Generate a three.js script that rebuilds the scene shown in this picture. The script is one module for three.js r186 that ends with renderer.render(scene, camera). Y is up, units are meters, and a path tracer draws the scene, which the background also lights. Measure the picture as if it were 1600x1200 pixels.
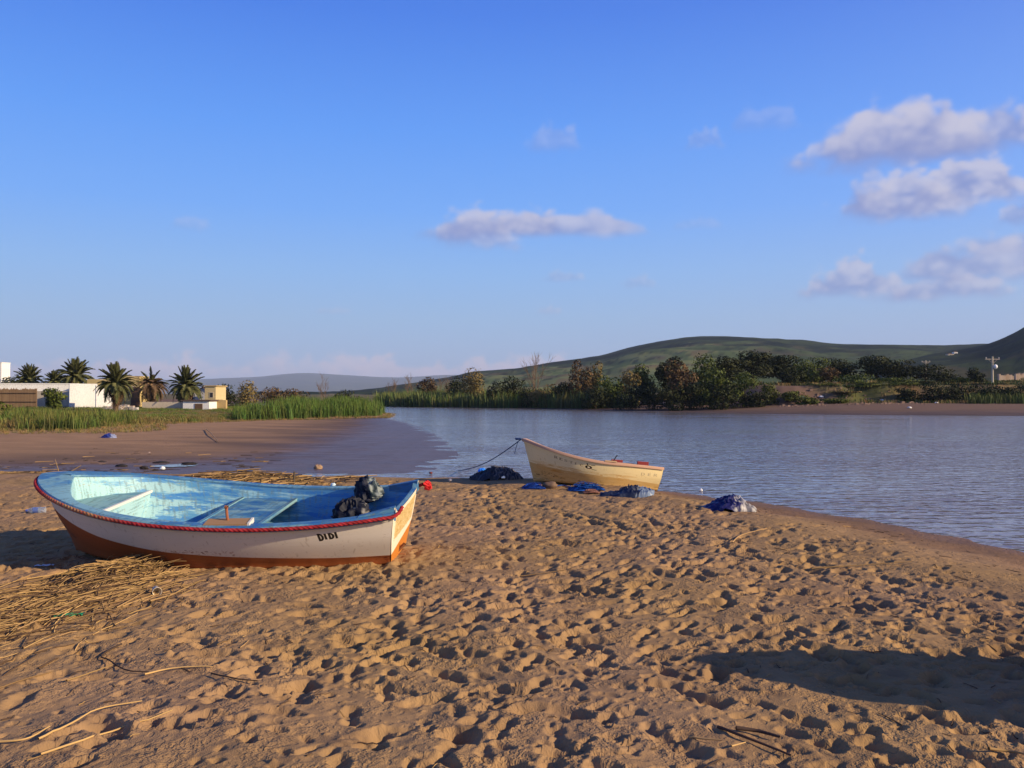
import * as THREE from 'three';
import { mergeGeometries, mergeVertices, toCreasedNormals } from 'three/addons/utils/BufferGeometryUtils.js';
import { createNoise2D, createNoise3D } from 'simplex-noise';

// ---------------------------------------------------------------- camera, sky, sun, exposure
const EYE = 1.85, F = 1347, PITCH = Math.atan(18 / F);
const scene = new THREE.Scene();
const camera = new THREE.PerspectiveCamera(2 * Math.atan(600 / F) * 180 / Math.PI, 4 / 3, 0.1, 20000);
camera.position.set(0, EYE, 0);
camera.rotation.x = PITCH;
const renderer = new THREE.WebGLRenderer({ antialias: true });
renderer.toneMapping = THREE.LinearToneMapping;
renderer.toneMappingExposure = 1.35;
renderer.shadowMap.enabled = true;

const SUN_AZ = 18 * Math.PI / 180, SUN_EL = 20.5 * Math.PI / 180;
const sunDir = new THREE.Vector3(Math.cos(SUN_EL) * Math.cos(SUN_AZ), Math.sin(SUN_EL), Math.cos(SUN_EL) * Math.sin(SUN_AZ));
const sun = new THREE.DirectionalLight(new THREE.Color().setRGB(1, 0.80, 0.54), 5);
sun.position.copy(sunDir).multiplyScalar(200);
sun.castShadow = true;
sun.shadow.mapSize.set(4096, 4096);
Object.assign(sun.shadow.camera, { left: -60, right: 60, top: 60, bottom: -60, near: 1, far: 500 });
scene.add(sun);
const FOG = [0.60, 0.72, 0.95], FOG_DENSITY = 0.00010;
scene.fog = new THREE.FogExp2(new THREE.Color().setRGB(...FOG), FOG_DENSITY);

// ---------------------------------------------------------------- small helpers
function rng(seed) { let s = seed >>> 0; return () => { s = (s + 0x6d2b79f5) >>> 0; let t = Math.imul(s ^ (s >>> 15), 1 | s); t = (t + Math.imul(t ^ (t >>> 7), 61 | t)) ^ t; return ((t ^ (t >>> 14)) >>> 0) / 4294967296; }; }
const R = rng(7);
const n2 = createNoise2D(rng(11)), n2b = createNoise2D(rng(12)), n3 = createNoise3D(rng(13));
const clamp = (x, a = 0, b = 1) => Math.min(b, Math.max(a, x));
const smooth = (x) => { x = clamp(x); return x * x * (3 - 2 * x); };
const lerp = (a, b, t) => a + (b - a) * t;
const mix3 = (a, b, t) => [lerp(a[0], b[0], t), lerp(a[1], b[1], t), lerp(a[2], b[2], t)];
const fbm = (x, y, o = 4, f = n2) => { let s = 0, a = 0.5; for (let i = 0; i < o; i++) { s += a * f(x, y); x = x * 2.03 + 17.1; y = y * 2.03 - 9.7; a *= 0.5; } return s; };
const srgb = (r, g, b) => [r, g, b].map((c) => { c /= 255; return c <= 0.04045 ? c / 12.92 : ((c + 0.055) / 1.055) ** 2.4; });
const table = (t, x) => { if (x <= t[0][0]) return t[0][1]; for (let i = 1; i < t.length; i++) if (x <= t[i][0]) return lerp(t[i - 1][1], t[i][1], (x - t[i - 1][0]) / (t[i][0] - t[i - 1][0])); return t[t.length - 1][1]; };
const tableS = (t, x) => { if (x <= t[0][0]) return t[0][1]; for (let i = 1; i < t.length; i++) if (x <= t[i][0]) { const p0 = t[Math.max(0, i - 2)][1], p1 = t[i - 1][1], p2 = t[i][1], p3 = t[Math.min(t.length - 1, i + 1)][1], u = (x - t[i - 1][0]) / (t[i][0] - t[i - 1][0]); return 0.5 * (2 * p1 + (p2 - p0) * u + (2 * p0 - 5 * p1 + 4 * p2 - p3) * u * u + (3 * p1 - p0 - 3 * p2 + p3) * u * u * u); } return t[t.length - 1][1]; };
// a place in the scene from its bearing and height angle as surveyed on the photograph, at a chosen depth or height
function at(px, py, d) { const a = (px - 800) / F, b = (600 - py) / F, c = Math.cos(PITCH), s = Math.sin(PITCH), y = b * c + s, z = c - b * s; return new THREE.Vector3(a / z * d, EYE + y / z * d, -d); }
function onLevel(px, py, h) { const p = at(px, py, 1); const d = (h - EYE) / (p.y - EYE); return at(px, py, d); }

const used = new Map();
function numbered(name) { const k = used.get(name) || 0; used.set(name, k + 1); return k ? name + '_' + String(k).padStart(3, '0') : name; }
function tag(o, label, category, group) { o.userData.label = label; if (category) o.userData.category = category; if (group) o.userData.group = group; return o; }
function thing(name, label, category, pos = [0, 0, 0], turn = 0, group) { const o = new THREE.Group(); o.name = numbered(name); o.position.set(...pos); o.rotation.y = turn; scene.add(o); return tag(o, label, category, group); }
function part(name, geo, mat, parent) { const m = new THREE.Mesh(geo, mat); m.name = name; parent.add(m); return m; }
function solo(name, geo, mat, label, category, pos = [0, 0, 0], group) { const m = new THREE.Mesh(geo, mat); m.name = numbered(name); m.position.set(...pos); scene.add(m); return tag(m, label, category, group); }
function kind(o, k) { o.userData.kind = k; return o; }
const std = (o) => new THREE.MeshPhysicalMaterial({ roughness: 0.9, metalness: 0, specularIntensity: (o.roughness ?? 0.9) > 0.7 ? 0.3 : 0.8, ...o, color: new THREE.Color().setRGB(...(o.color || [1, 1, 1])) });

class Soup {   // collects triangles with a colour for each vertex
  constructor() { this.p = []; this.c = []; }
  tri(a, b, c, col) { this.p.push(a[0], a[1], a[2], b[0], b[1], b[2], c[0], c[1], c[2]); for (let i = 0; i < 3; i++) this.c.push(col[0], col[1], col[2]); }
  quad(a, b, c, d, col) { this.tri(a, b, c, col); this.tri(a, c, d, col); }
  tube(pts, r0, r1, col, sides = 4) {   // tapered stalk along points
    let prev = null; const n = pts.length;
    for (let i = 0; i < n; i++) {
      const a = pts[Math.max(0, i - 1)], b = pts[Math.min(n - 1, i + 1)];
      let t = [b[0] - a[0], b[1] - a[1], b[2] - a[2]]; const l = Math.hypot(...t) || 1; t = t.map((v) => v / l);
      let s = Math.abs(t[1]) > 0.9 ? [1, 0, 0] : [t[2], 0, -t[0]]; const sl = Math.hypot(...s); s = s.map((v) => v / sl);
      const u = [t[1] * s[2] - t[2] * s[1], t[2] * s[0] - t[0] * s[2], t[0] * s[1] - t[1] * s[0]], r = lerp(r0, r1, i / (n - 1)), ring = [];
      for (let k = 0; k < sides; k++) { const w = k / sides * 6.2832, cw = Math.cos(w) * r, sw = Math.sin(w) * r; ring.push([pts[i][0] + s[0] * cw + u[0] * sw, pts[i][1] + s[1] * cw + u[1] * sw, pts[i][2] + s[2] * cw + u[2] * sw]); }
      if (prev) for (let k = 0; k < sides; k++) this.quad(prev[k], prev[(k + 1) % sides], ring[(k + 1) % sides], ring[k], col);
      prev = ring;
    }
  }
  box(x0, y0, z0, x1, y1, z1, col) {
    const v = (i) => [i & 1 ? x1 : x0, i & 2 ? y1 : y0, i & 4 ? z1 : z0];
    for (const [a, b, c, d] of [[0, 2, 3, 1], [4, 5, 7, 6], [0, 4, 6, 2], [1, 3, 7, 5], [2, 6, 7, 3], [0, 1, 5, 4]]) this.quad(v(a), v(b), v(c), v(d), col);
  }
  geo(flat = true) {
    let g = new THREE.BufferGeometry();
    g.setAttribute('position', new THREE.Float32BufferAttribute(this.p, 3)); g.setAttribute('color', new THREE.Float32BufferAttribute(this.c, 3));
    if (!flat) g = mergeVertices(g, 1e-4);
    g.computeVertexNormals(); return g;
  }
}
function sheet(nu, nv, f, uvf) {   // grid surface from f(u, v) -> [x, y, z]
  const p = [], uv = [], idx = [];
  for (let j = 0; j <= nv; j++) for (let i = 0; i <= nu; i++) { const u = i / nu, v = j / nv; p.push(...f(u, v)); uv.push(...(uvf ? uvf(u, v) : [u, v])); }
  for (let j = 0; j < nv; j++) for (let i = 0; i < nu; i++) { const a = j * (nu + 1) + i; idx.push(a, a + 1, a + nu + 2, a, a + nu + 2, a + nu + 1); }
  const g = new THREE.BufferGeometry(); g.setAttribute('position', new THREE.Float32BufferAttribute(p, 3)); g.setAttribute('uv', new THREE.Float32BufferAttribute(uv, 2)); g.setIndex(idx); g.computeVertexNormals(); return g;
}
function boxGeo(w, h, d, x = 0, y = 0, z = 0) { const g = new THREE.BoxGeometry(w, h, d); g.translate(x, y, z); return g; }
function dataTex(w, h, f, color = false) {
  const a = new Uint8Array(w * h * 4);
  for (let j = 0; j < h; j++) for (let i = 0; i < w; i++) { const c = f(i / w, j / h), k = (j * w + i) * 4; a[k] = clamp(c[0]) * 255; a[k + 1] = clamp(c[1]) * 255; a[k + 2] = clamp(c[2]) * 255; a[k + 3] = 255; }
  const t = new THREE.DataTexture(a, w, h, THREE.RGBAFormat); t.magFilter = THREE.LinearFilter; t.minFilter = THREE.LinearFilter; t.wrapS = t.wrapT = THREE.RepeatWrapping; if (color) t.colorSpace = THREE.SRGBColorSpace; t.needsUpdate = true; return t;
}
// tileable noise: the torus walked in four dimensions is approximated by blending two shifted samples
const tileN = (f, u, v, s) => { const g = (a, b) => f(a * s, b * s); const wu = smooth(u), wv = smooth(v); return lerp(lerp(g(u, v), g(u - 1, v), wu), lerp(g(u, v - 1), g(u - 1, v - 1), wu), wv) * 1.25; };

// ---------------------------------------------------------------- sky: air and clouds
function makeSky() {
  const W = 3072, H = 1536, a = new Float32Array(W * H * 4);
  const air = [[-3, srgb(176, 194, 220)], [0, srgb(174, 193, 221)], [2.5, srgb(166, 190, 224)], [5, srgb(158, 191, 230)], [8, srgb(144, 188, 242)], [12, srgb(119, 175, 252)], [17, srgb(98, 160, 250)], [24, srgb(74, 131, 234)], [35, srgb(58, 104, 202)], [55, srgb(42, 80, 166)], [90, srgb(34, 66, 144)]];
  const airAt = (e) => { for (let i = 1; i < air.length; i++) if (e <= air[i][0]) return mix3(air[i - 1][1], air[i][1], clamp((e - air[i - 1][0]) / (air[i][0] - air[i - 1][0]))); return air[air.length - 1][1]; };
  // clouds: bearing (degrees right of the view), elevation of the base, half width, height, strength
  const D = 180 / Math.PI, bear = (x) => Math.atan((x - 800) / F) * D, elev = (y, x) => Math.atan((618 - y) / F * Math.cos(Math.atan((x - 800) / F))) * D;
  const clouds = [];
  const cl = (x0, x1, yTop, yBase, k, seed, tilt = 0) => { const xm = (x0 + x1) / 2; clouds.push({ b: bear(xm), w: (bear(x1) - bear(x0)) / 2, e: elev(yBase, xm), h: elev(yTop, xm) - elev(yBase, xm), k, seed, tilt }); };
  cl(1255, 1560, 170, 250, 0.95, 1); cl(1310, 1420, 162, 236, 0.6, 61); cl(1390, 1530, 152, 240, 1.0, 2); cl(1480, 1700, 150, 226, 0.8, 3);
  cl(1310, 1520, 276, 336, 0.9, 4); cl(1325, 1400, 262, 325, 0.5, 62); cl(1420, 1610, 254, 312, 0.9, 5); cl(1560, 1720, 300, 345, 0.6, 55);
  cl(1262, 1410, 408, 460, 0.75, 6); cl(1395, 1680, 376, 432, 0.75, 7); cl(1390, 1580, 430, 464, 0.7, 8); cl(1480, 1800, 350, 388, 0.5, 9);
  cl(690, 1010, 330, 366, 0.8, 10); cl(680, 800, 330, 382, 0.7, 11); cl(760, 880, 322, 362, 0.7, 63);
  cl(830, 905, 186, 232, 0.28, 12); cl(1075, 1130, 198, 226, 0.28, 13); cl(850, 915, 424, 438, 0.35, 14); cl(975, 1025, 430, 448, 0.28, 15); cl(840, 880, 478, 490, 0.32, 16); cl(265, 330, 336, 358, 0.2, 17); cl(490, 550, 480, 490, 0.22, 18); cl(1050, 1130, 338, 356, 0.16, 19); cl(1140, 1250, 165, 200, 0.2, 20);
  for (let i = 0, x = -120; x < 860; i++) { const w = 26 + 50 * R(), hgt = 8 + 22 * R(); cl(x, x + w * 1.5, 583 - hgt, 592, (x < 60 || (x > 260 && x < 470)) ? 0.45 : 0.75, 30 + i); x += w * 0.85; }
  for (let i = 0; i < 60; i++) { const b = 40 + 280 * R(), e = 3 + 30 * R() * R(), w = 2 + 6 * R(); clouds.push({ b, w, e, h: w * (0.3 + 0.25 * R()) , k: 0.5 + 0.5 * R(), seed: 90 + i, tilt: 0 }); }
  const sb = Math.atan2(sunDir.x, -sunDir.z) * D;
  for (let j = 0; j < H; j++) {
    const el = ((j + 0.5) / H - 0.5) * 180;
    for (let i = 0; i < W; i++) {
      const k = (j * W + i) * 4; let c;
      if (el < -3) c = [0.16, 0.115, 0.075];
      else {
        c = airAt(el);
        const th = ((i + 0.5) / W - 0.5) * 2 * Math.PI; let b = (Math.atan2(Math.cos(th), -Math.sin(th)) * D); // bearing right of -z
        let db = Math.abs(b - sb); if (db > 180) db = 360 - db;
        const glow = Math.exp(-((db / 55) ** 2) - ((el - 12) / 24) ** 2);
        c = mix3(c, [0.95, 0.86, 0.78], 0.36 * glow);
        const rt = smooth((b + 10) / 60) * smooth((120 - b) / 60) * 0.06; c = [c[0] * (1 + 1.2 * rt), c[1] * (1 - 0.15 * rt), c[2]];
        let dens = 0, lit = 0, wsum = 1e-6;
        for (const q of clouds) {
          let dx = b - q.b; if (dx > 180) dx -= 360; if (dx < -180) dx += 360; dx /= q.w;
          if (Math.abs(dx) > 1.35) continue; const dy = (el - q.e) / q.h; if (dy < -0.6 || dy > 1.7) continue;
          const sc = 3.2 / Math.max(q.w, q.h * 1.6), nx = b * sc * 0.8 + q.seed * 13.7, ny = el * sc * 1.15;
          const no = fbm(nx * 0.42, ny * 0.42, 4), bump = Math.abs(fbm(nx * 0.5 + 40, ny * 0.5, 3, n2b));
          const top = 0.95 * Math.sqrt(Math.max(0, 1 - dx * dx)) * (0.84 + 0.24 * n2(b * 1.2 / q.w + q.seed * 7, q.seed)) + 0.16;
          const f = (1 - smooth((dy - top + 0.30 - no * 0.40 - bump * 0.46) / 0.36)) * smooth((dy + 0.26 + no * 0.22) / 0.5) * smooth((1.28 - Math.abs(dx) + no * 0.35) / 0.6);
          const kk = f * q.k; if (kk <= 0) continue;
          const l = clamp(0.10 + 0.66 * dy / Math.max(0.35, top) + 0.20 * dx + no * 0.55 + (bump - 0.12) * 0.7);
          lit += l * kk; wsum += kk; dens = 1 - (1 - dens) * (1 - kk);
        }
        if (dens > 0.002) {
          const low = smooth((el - 1) / 6), l = lit / wsum + 0.35 * (1 - low);
          const shade = mix3(srgb(172, 180, 212), srgb(140, 152, 204), low), bright = mix3(srgb(222, 206, 218), srgb(204, 202, 222), low);
          c = mix3(c, mix3(shade, bright, smooth(l)), dens * (0.86 + 0.09 * low));
        }
      }
      a[k] = c[0] / 1.35; a[k + 1] = c[1] / 1.35; a[k + 2] = c[2] / 1.35; a[k + 3] = 1;
    }
  }
  const t = new THREE.DataTexture(a, W, H, THREE.RGBAFormat, THREE.FloatType); t.mapping = THREE.EquirectangularReflectionMapping; t.magFilter = t.minFilter = THREE.LinearFilter; t.needsUpdate = true; return t;
}
const sky = makeSky();
scene.background = sky; scene.environment = sky;

// ---------------------------------------------------------------- the lie of the land (x to the right, d away from the viewer)
function sdPoly(P, x, y) {   // positive inside
  let best = 1e18, inside = false;
  for (let i = 0, j = P.length - 1; i < P.length; j = i++) {
    const ax = P[j][0], ay = P[j][1], ex = P[i][0] - ax, ey = P[i][1] - ay, wx = x - ax, wy = y - ay, t = clamp((wx * ex + wy * ey) / (ex * ex + ey * ey)), dx = wx - ex * t, dy = wy - ey * t, q = dx * dx + dy * dy;
    if (q < best) best = q;
    if ((P[i][1] > y) !== (ay > y) && x < ex * (y - P[i][1]) / (P[i][1] - ay) + P[i][0]) inside = !inside;
  }
  return (inside ? 1 : -1) * Math.sqrt(best);
}
const SPIT = [[12, -40], [9.6, -6], [8.4, 2], [7.0, 6.8], [6.02, 10.13], [5.55, 12.3], [4.38, 14.75], [3.2, 16.5], [2.2, 17.2], [0.5, 17.45], [-0.9, 17.75], [-3.2, 17.95], [-5.5, 18.3], [-8.5, 18.8], [-12, 19.2], [-60, 22], [-60, -40]];
const MUD = [[-12.6, 84], [-9.5, 68], [-5.6, 53], [-2.6, 35], [-1.5, 26], [-1.9, 21.5], [-3.0, 19.9], [-7, 19.6], [-12, 19.7], [-60, 22.5], [-60, 66], [-16.5, 66], [-12, 76]];
const LEFT = [[-90, 37], [-24, 39], [-20.3, 40.5], [-20.6, 50], [-18, 58], [-16, 64], [-11, 72], [-12.6, 86], [-20, 104], [-45, 160], [-900, 200], [-900, 37]];
const FAR = [[-900, 215], [-60, 195], [-21.8, 148], [-16.4, 139], [0, 126], [12.9, 108], [20.5, 93], [27.7, 84], [35.8, 80], [46, 78], [90, 74], [300, 60], [9000, 60], [9000, 11000], [-9000, 11000], [-9000, 215]];
const spitH = (x, d) => { const s = sdPoly(SPIT, x + 0.12 * n2(x * 0.9, d * 0.9), d + 0.12 * n2(x * 0.9 + 9, d * 0.9)), w = lerp(0.4, 2.6, smooth((x - 0.6) / 2.6)); return s < 0 ? 0.10 * s : 0.200 * smooth(s / w * 0.5 + 0.5 * Math.min(1, s / w)) + Math.min(1, s) * 0.02 * n2(x * 0.35, d * 0.35); };
function landH(x, d) {
  let h = -0.8;
  if (d < 24) h = Math.max(h, spitH(x, d));
  if (d > 18 && d < 90 && x < 5) { const s = sdPoly(MUD, x, d); h = Math.max(h, s < 0 ? 0.05 * s : Math.min(0.10, 0.0045 * s) + Math.min(0.14, 0.010 * Math.max(0, -x - 6.5)) * smooth(s / 6) + 0.006 * fbm(x * 0.25, d * 0.6) - 0.001); }
  if (x < 0 && d > 30) { const s = sdPoly(LEFT, x, d); h = Math.max(h, s < 0 ? 0.05 * s : 0.12 + 0.16 * smooth(s / 2.5) + 0.42 * smooth(s / 26) + 0.08 * smooth(s / 4) * fbm(x * 0.3, d * 0.3)); }
  if (d > 50) {
    const s = sdPoly(FAR, x, d);
    h = Math.max(h, s < 0 ? 0.04 * s : 0.95 * smooth(s / 24 * 0.6 + 0.4 * Math.min(1, s / 24)) + Math.min(3, 0.004 * Math.max(0, s - 24))
      + (2.3 + 0.5 * fbm(x * 0.06, d * 0.06)) * smooth((d - 104 + 1.6 * fbm(x * 0.12, 3)) / 5.5) * smooth((x - 25) / 9) * (1 - 0.7 * smooth((d - 150) / 80)));
  }
  return h;
}
// fine relief of the trodden sand, one centimetre to a cell
const HX0 = -8.5, HD0 = 1.2, CELL = 0.01, HW = 1700, HD = 1750, relief = new Float32Array(HW * HD);
(function trample() {
  const q = rng(21);
  for (let j = 0; j < HD; j++) for (let i = 0; i < HW; i++) {
    const x = HX0 + i * CELL, d = HD0 + j * CELL;
    relief[j * HW + i] = 0.013 * n2(x * 1.1, d * 1.1) + 0.006 * n2b(x * 2.6, d * 2.6) + 0.0032 * n2(x * 7, d * 7) + 0.0011 * n2b(x * 24, d * 24) + 0.007 * smooth((0.2 - x) / 2.5) * (Math.abs(n2((x * 0.9 - d * 0.32) * 6.5, (d * 0.9 + x * 0.32) * 1.5)) - 0.4);
  }
  const stamp = (x, d, rx, rd, turn, f) => {
    const c = Math.cos(turn), s = Math.sin(turn), r = Math.max(rx, rd) * 1.9, i0 = Math.max(0, ((x - r - HX0) / CELL) | 0), i1 = Math.min(HW - 1, ((x + r - HX0) / CELL) | 0), j0 = Math.max(0, ((d - r - HD0) / CELL) | 0), j1 = Math.min(HD - 1, ((d + r - HD0) / CELL) | 0);
    for (let j = j0; j <= j1; j++) for (let i = i0; i <= i1; i++) {
      const dx = HX0 + i * CELL - x, dd = HD0 + j * CELL - d, u = (dx * c + dd * s) / rx, v = (-dx * s + dd * c) / rd, k = Math.sqrt(u * u + v * v);
      if (k < 1.9) relief[j * HW + i] += f(k, u, v, dx, dd);
    }
  };
  const busy = (x, d) => { // how trodden the sand is
    const t = spitEdge(x, d); return clamp(0.62 + 0.42 * n2(x * 0.45 + 3, d * 0.45) + 0.25 * n2b(x * 1.1, d * 1.1)) * smooth((t - 0.9) / 2.6) * (x < -1.7 && d < 7.6 ? 0.55 : 1);
  };
  for (let k = 0; k < 26000; k++) {
    const x = HX0 + 17 * q(), d = HD0 + 17 * q(); if (q() > busy(x, d)) continue;
    const big = q() < 0.13, rx = big ? 0.05 + 0.04 * q() : 0.016 + 0.032 * q(), rd = rx * (1.2 + 1.2 * q()), turn = q() * Math.PI, deep = (big ? 0.024 : 0.012) + 0.034 * q() * q() * (big ? 1 : 0.6) + 0.006 * q(), w0 = q() * 50, rag = 0.10 + 0.22 * q(), heel = q() < 0.5;
    stamp(x, d, rx, rd, turn, (kk, u, v, dx, dd) => {
      const e = kk + rag * n2(dx * 9 + w0, dd * 9 - w0) - (heel ? 0.15 * v : 0);
      const pit = -deep * (1 - smooth((e - 0.62) / 0.38)) * (1 - 0.3 * kk), rim = 0.15 * deep * Math.exp(-(((e - 1.18) / 0.22) ** 2)) * (1 + 0.9 * n2b(dx * 20 + w0, dd * 20));
      return pit + rim;
    });
  }
  for (let t = 0; t < 13; t++) { // trails of shoe prints
    let x = -3 + 8 * q(), d = 2.6 + 3 * q(), dir = (q() - 0.5) * 1.5 + (q() < 0.3 ? 1.2 : 0);
    for (let k = 0; k < 34; k++) {
      x += Math.sin(dir) * 0.34; d += Math.cos(dir) * 0.34; dir += (q() - 0.5) * 0.16; if (spitEdge(x, d) < 0.8) break;
      const sd = k % 2 ? 0.085 : -0.085, px = x + Math.cos(dir) * sd, pd = d - Math.sin(dir) * sd, tr = -dir, deep = 0.024 + 0.018 * q(), w0 = q() * 40;
      for (const [off, rx, rd, k2] of [[0.055, 0.050, 0.092, 1], [-0.085, 0.040, 0.052, 1.2]]) stamp(px + Math.sin(dir) * off, pd + Math.cos(dir) * off, rx, rd, tr, (kk, u, v, dx, dd) => { const e = kk + 0.14 * n2(dx * 16 + w0, dd * 16); return -deep * k2 * (1 - smooth((e - 0.78) / 0.26)) * (1 + 0.25 * v) + 0.20 * deep * Math.exp(-(((e - 1.18) / 0.18) ** 2)) * (1 + n2b(dx * 24 + w0, dd * 24)); });
    }
  }
  for (let it = 0; it < 7; it++) { // sand slides until no slope is steeper than its angle of repose
    const most = CELL * 0.80, step = it % 2 ? -1 : 1;
    for (let j = 1; j < HD - 1; j++) for (let i = 1; i < HW - 1; i++) {
      const k = j * HW + (step > 0 ? i : HW - 1 - i), h = relief[k];
      for (const n of [1, -1, HW, -HW]) { const e = relief[k] - relief[k + n] - most; if (e > 0) { relief[k] -= e * 0.28; relief[k + n] += e * 0.28; } }
    }
  }
  for (let k = 0; k < 70000; k++) {   // crumbs and clods
    const x = HX0 + 17 * q(), d = HD0 + 12 * q(); if (q() > busy(x, d)) continue;
    const r = 0.008 + 0.026 * q() * q() * q(), hgt = r * (0.4 + 0.5 * q()), turn = q() * 3.14;
    stamp(x, d, r, r * (0.6 + 0.5 * q()), turn, (kk) => hgt * Math.max(0, 1 - kk * kk));
  }
})();
function spitEdge(x, d) { return sdPoly(SPIT, x, d); }
function fine(x, d) {
  const u = (x - HX0) / CELL, v = (d - HD0) / CELL; if (u < 1 || v < 1 || u > HW - 2 || v > HD - 2) return 0.014 * n2(x * 1.3, d * 1.3) + 0.008 * n2b(x * 3.3, d * 3.3);
  const i = u | 0, j = v | 0, a = u - i, b = v - j, k = j * HW + i;
  return (relief[k] * (1 - a) + relief[k + 1] * a) * (1 - b) + (relief[k + HW] * (1 - a) + relief[k + HW + 1] * a) * b;
}
function beachH(x, d) { const s = spitEdge(x, d); return spitH(x, d) + fine(x, d) * smooth((s - 0.05) / 1.1) * (1 - 0.55 * smooth((x - 2.2) / 2) * smooth((3.4 - s) / 2)); }
const groundH = (x, d) => (d < 19.4 ? Math.max(beachH(x, d), d > 17 ? landH(x, d) : -9) : landH(x, d));

function landColor(x, d, h) {
  const spit = d < 24 ? sdPoly(SPIT, x, d) : -9;
  let c;
  if (spit > -0.6 && d < 21) {
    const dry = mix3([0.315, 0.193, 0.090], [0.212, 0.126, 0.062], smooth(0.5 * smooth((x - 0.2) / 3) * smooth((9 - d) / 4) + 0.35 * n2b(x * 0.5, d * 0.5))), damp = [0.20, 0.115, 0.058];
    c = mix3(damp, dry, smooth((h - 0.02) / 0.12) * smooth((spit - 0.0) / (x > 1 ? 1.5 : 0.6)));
    const v = fbm(x * 0.8, d * 0.8), g = n2b(x * 5, d * 5); c = c.map((k, i) => k * (1 + 0.16 * v + 0.06 * g) * (i === 2 ? 1 + 0.12 * n2(x * 0.3, d * 0.3) : 1));
    const litter = smooth((n2(x * 2.1 + 5, d * 2.1) - 0.55) / 0.3); c = mix3(c, [0.14, 0.085, 0.05], 0.35 * litter);
  } else {
    const mud = sdPoly(MUD, x, d), left = x < 0 ? sdPoly(LEFT, x, d) : -9, far = d > 50 ? sdPoly(FAR, x, d) : -9;
    c = mix3([0.125, 0.080, 0.056], [0.33, 0.195, 0.100], smooth((h - 0.015) / 0.13 + 0.25 * n2(x * 0.12, d * 0.3)));
    c = c.map((k) => k * (1 + 0.22 * fbm(x * 0.35, d * 0.9)));
    if (left > 0) c = mix3(c, mix3([0.115, 0.105, 0.035], [0.20, 0.150, 0.07], smooth(0.5 + fbm(x * 0.2, d * 0.2))), smooth(left / 1.5));
    if (far > 0) {
      c = mix3([0.085, 0.058, 0.046], [0.17, 0.105, 0.068], smooth(far / 14 + 0.2 * n2(x * 0.1, d * 0.3)));
      c = mix3(c, mix3([0.085, 0.088, 0.030], [0.21, 0.135, 0.062], smooth(0.45 + 1.1 * fbm(x * 0.05, d * 0.05))), smooth((far - 20) / 5 + 0.6 * fbm(x * 0.2, d * 0.2)));
    }
  }
  return c;
}
const grainBump = dataTex(1024, 1024, (u, v) => {
  const patch = smooth(0.45 + 1.1 * tileN(n2b, u, v, 4)), clod = smooth((tileN(n2, u, v, 34) - 0.05) / 0.35), crumb = smooth((tileN(n2b, u, v, 80) - 0.1) / 0.4), dent = smooth((-tileN(n2b, u, v, 20) - 0.28) / 0.25);
  const k = 0.38 + 0.10 * tileN(n2, u, v, 12) + patch * (0.22 * clod + 0.16 * crumb) - 0.22 * dent * (1 - 0.5 * patch) + 0.05 * tileN(n2, u, v, 150); return [k, k, k];
});
grainBump.repeat.set(1 / 1.9, 1 / 1.9);
const WX = 90, WD = 110;   // wet map: 90 m by 110 m of the shore
const wetMap = dataTex(1440, 1760, (u, v) => {
  const x = -60 + u * WX, d = v * WD, h = d < 19.4 ? spitH(x, d) : landH(x, d);
  let r = 0.38 + 0.60 * smooth((h - 0.006) / 0.075 + 0.14 * n2(x * 0.5, d * 1.3));
  if (d < 19.4) r = Math.max(r, 0.62 + 0.38 * smooth(h / 0.03));
  if (d > 70) r = Math.max(r, 0.8);
  return [r, r, r];
});
wetMap.repeat.set(1 / WX, 1 / WD); wetMap.offset.set(60 / WX, 0); wetMap.wrapS = wetMap.wrapT = THREE.ClampToEdgeWrapping;
const sandMat = new THREE.MeshPhysicalMaterial({ vertexColors: true, roughness: 1, roughnessMap: wetMap, bumpMap: grainBump, bumpScale: 0.016, specularIntensity: 0.28 });
function groundGrid(rows, cols, half, hf) {
  const n = cols + 1, p = new Float32Array(rows.length * n * 3), c = new Float32Array(rows.length * n * 3), uv = new Float32Array(rows.length * n * 2), idx = [];
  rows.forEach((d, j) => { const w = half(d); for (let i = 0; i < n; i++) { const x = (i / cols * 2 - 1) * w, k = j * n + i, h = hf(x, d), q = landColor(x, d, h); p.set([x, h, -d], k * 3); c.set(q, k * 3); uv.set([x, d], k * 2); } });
  for (let j = 0; j < rows.length - 1; j++) for (let i = 0; i < cols; i++) { const a = j * n + i; idx.push(a, a + 1, a + n + 1, a, a + n + 1, a + n); }
  const g = new THREE.BufferGeometry(); g.setAttribute('position', new THREE.BufferAttribute(p, 3)); g.setAttribute('color', new THREE.BufferAttribute(c, 3)); g.setAttribute('uv', new THREE.BufferAttribute(uv, 2)); g.setIndex(idx); g.computeVertexNormals(); return g;
}
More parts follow.
